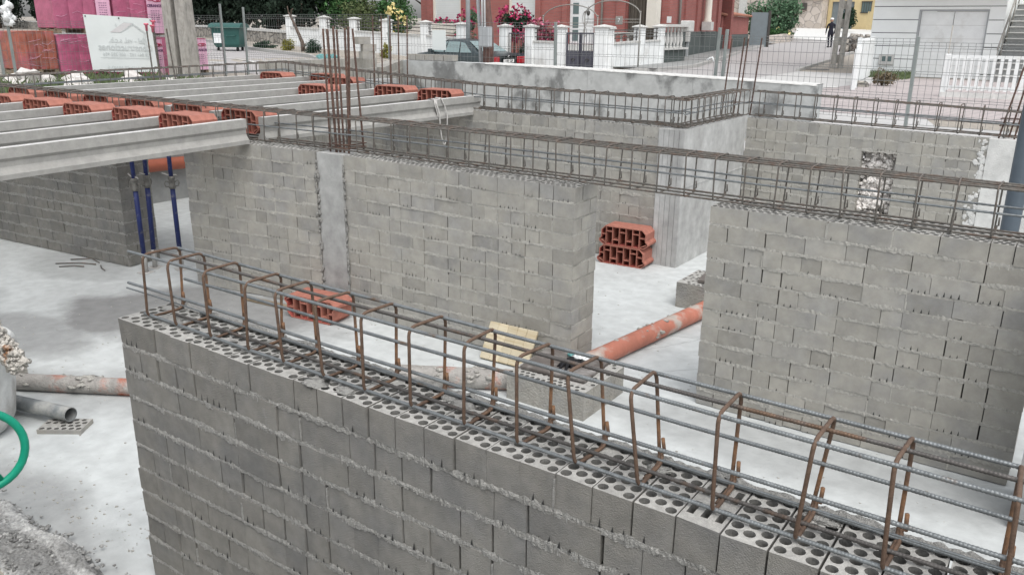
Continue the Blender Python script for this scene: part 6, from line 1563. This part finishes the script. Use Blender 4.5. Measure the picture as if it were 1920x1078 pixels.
# white picket fences
def pickets(a,b,h,n,label,wall=0,post_ends=True,hb=None):
    A=Vector((a[0],a[1],g(*a)));B=Vector((b[0],b[1],g(*b)));d=(B-A);L=d.length; rz=atan2(d.y,d.x); t=thing('picket_fence',label,'fence',tuple(A),rz)
    rise=(B.z-A.z)/L; hb=hb or h
    mb=MB()
    if wall: mb.box(-.05,-.08,-.05,L+.05,.08,wall); mb.build('kerb_wall',[LEDGE],t,local=True)
    mb=MB()
    for f in (.14,.985): 
        vs=[]
        for u in (0,L):
            z=rise*u+wall+((h+(hb-h)*u/L)-wall)*f
            vs+=[(u,-.028,z-.035),(u,.028,z-.035),(u,.028,z+.035),(u,-.028,z+.035)]
        mb.add(vs,[(0,1,5,4),(1,2,6,5),(2,3,7,6),(3,0,4,7),(3,2,1,0),(4,5,6,7)])
    mb.build('rail',[PICK],t,local=True)
    for k in range(n):
        u=.07+(L-.14)*k/max(1,n-1); z=rise*u; hh=h+(hb-h)*u/L; mb=MB(); w=.038; mb.box(u-w,-.052,z+wall+.05,u+w,-.031,z+hh-.05); mb.add([(u-w,-.052,z+hh-.05),(u+w,-.052,z+hh-.05),(u+w,-.031,z+hh-.05),(u-w,-.031,z+hh-.05),(u,-.052,z+hh),(u,-.031,z+hh)],[(0,1,4),(2,3,5),(1,2,5,4),(3,0,4,5)]); mb.build('picket',[PICK],t,local=True)
    if post_ends:
        for u in (0,L): mb=MB(); mb.cbox(u-.06,-.03,-.05+rise*u,u+.06,.09,rise*u+(h if u==0 else hb)+.04,.01); mb.build('post',[PICK],t,local=True)
    return t
PICK=mat('white_picket_paint',(.74,.76,.755),.55,.05,6,.05,40,col2=(.60,.60,.57),mix2=.66,scale2=4)
pickets((-3.17,21.8),(1.2,22.3),.92,30,'white picket fence in front of the garage at the right edge',wall=.12)
pickets((-5.34,22.7),(-6.0,25.6),.97,14,'near lower stretch of white picket fence on the left of the garage yard')
pickets((-6.02,25.7),(-6.55,29.6),1.22,18,'farther, taller stretch of white picket fence reaching the garage wall')
plant('dry_shrub','small dry brown shrub at the foot of the white picket fence','shrub',-5.15,24.9,1.22,(.38,.35,.26),1100,.06,DRYM,241,clumps=16)
mb=MB(); grass(mb,-6.5,-5.3,29.2,30.1,420,.2,off=.0); grass(mb,-5.9,-5.2,28.2,29.3,200,.12); tag(structure(mb,'wall_foot_grass',[GRASSM]),kind='stuff')
mb=MB(); mb.blob((-5.5,24.1,1.03),.16,2,.4,0,.5,7,(1.2,1,.8)); solo(mb,'grey_rock',[RUBBLE],'grey rock beside the dry shrub by the picket fence','rock')
# ------------------------------------------------------------------ camera, light
F,YAW,PITCH,ROLL,HC=1553.8243,.6114,.3056,.0090,2.4911
fw_=Vector((-sin(YAW)*cos(PITCH),cos(YAW)*cos(PITCH),-sin(PITCH))); rt=Vector((cos(YAW),sin(YAW),0)); up=rt.cross(fw_)
r2=rt*cos(ROLL)+up*sin(ROLL); u2=-rt*sin(ROLL)+up*cos(ROLL)
cam=bpy.data.cameras.new('camera'); cam.sensor_width=36; cam.lens=F/1920*36; cam.clip_end=1500; cam.clip_start=.05
co=bpy.data.objects.new('camera',cam); COL.objects.link(co)
M=Matrix(((r2.x,u2.x,-fw_.x,0),(r2.y,u2.y,-fw_.y,0),(r2.z,u2.z,-fw_.z,HC),(0,0,0,1))); co.matrix_world=M
scene.camera=co
W=bpy.data.worlds.new('World'); scene.world=W; W.use_nodes=True; nt=W.node_tree
bgn=nt.nodes['Background']; sky=nt.nodes.new('ShaderNodeTexSky'); sky.sky_type='NISHITA'; sky.sun_disc=False
EL,AZ=radians(62),radians(128)   # azimuth clockwise from +y
sky.sun_elevation=EL; sky.sun_rotation=AZ; sky.dust_density=3; sky.air_density=1.0
hs_=nt.nodes.new('ShaderNodeHueSaturation'); hs_.inputs['Saturation'].default_value=.22
nt.links.new(sky.outputs[0],hs_.inputs['Color']); nt.links.new(hs_.outputs[0],bgn.inputs['Color']); bgn.inputs['Strength'].default_value=.15
sun=bpy.data.lights.new('sun','SUN'); sun.energy=.85; sun.angle=radians(45); sun.color=(1,.97,.93)
so=bpy.data.objects.new('sun',sun); COL.objects.link(so)
dv_=Vector((sin(AZ)*cos(EL),cos(AZ)*cos(EL),sin(EL))); so.rotation_euler=dv_.to_track_quat('Z','Y').to_euler(); so.location=(0,0,30)
vs_=scene.view_settings; vs_.view_transform='Standard'; vs_.look='None'; vs_.gamma=1; vs_.exposure=0.68
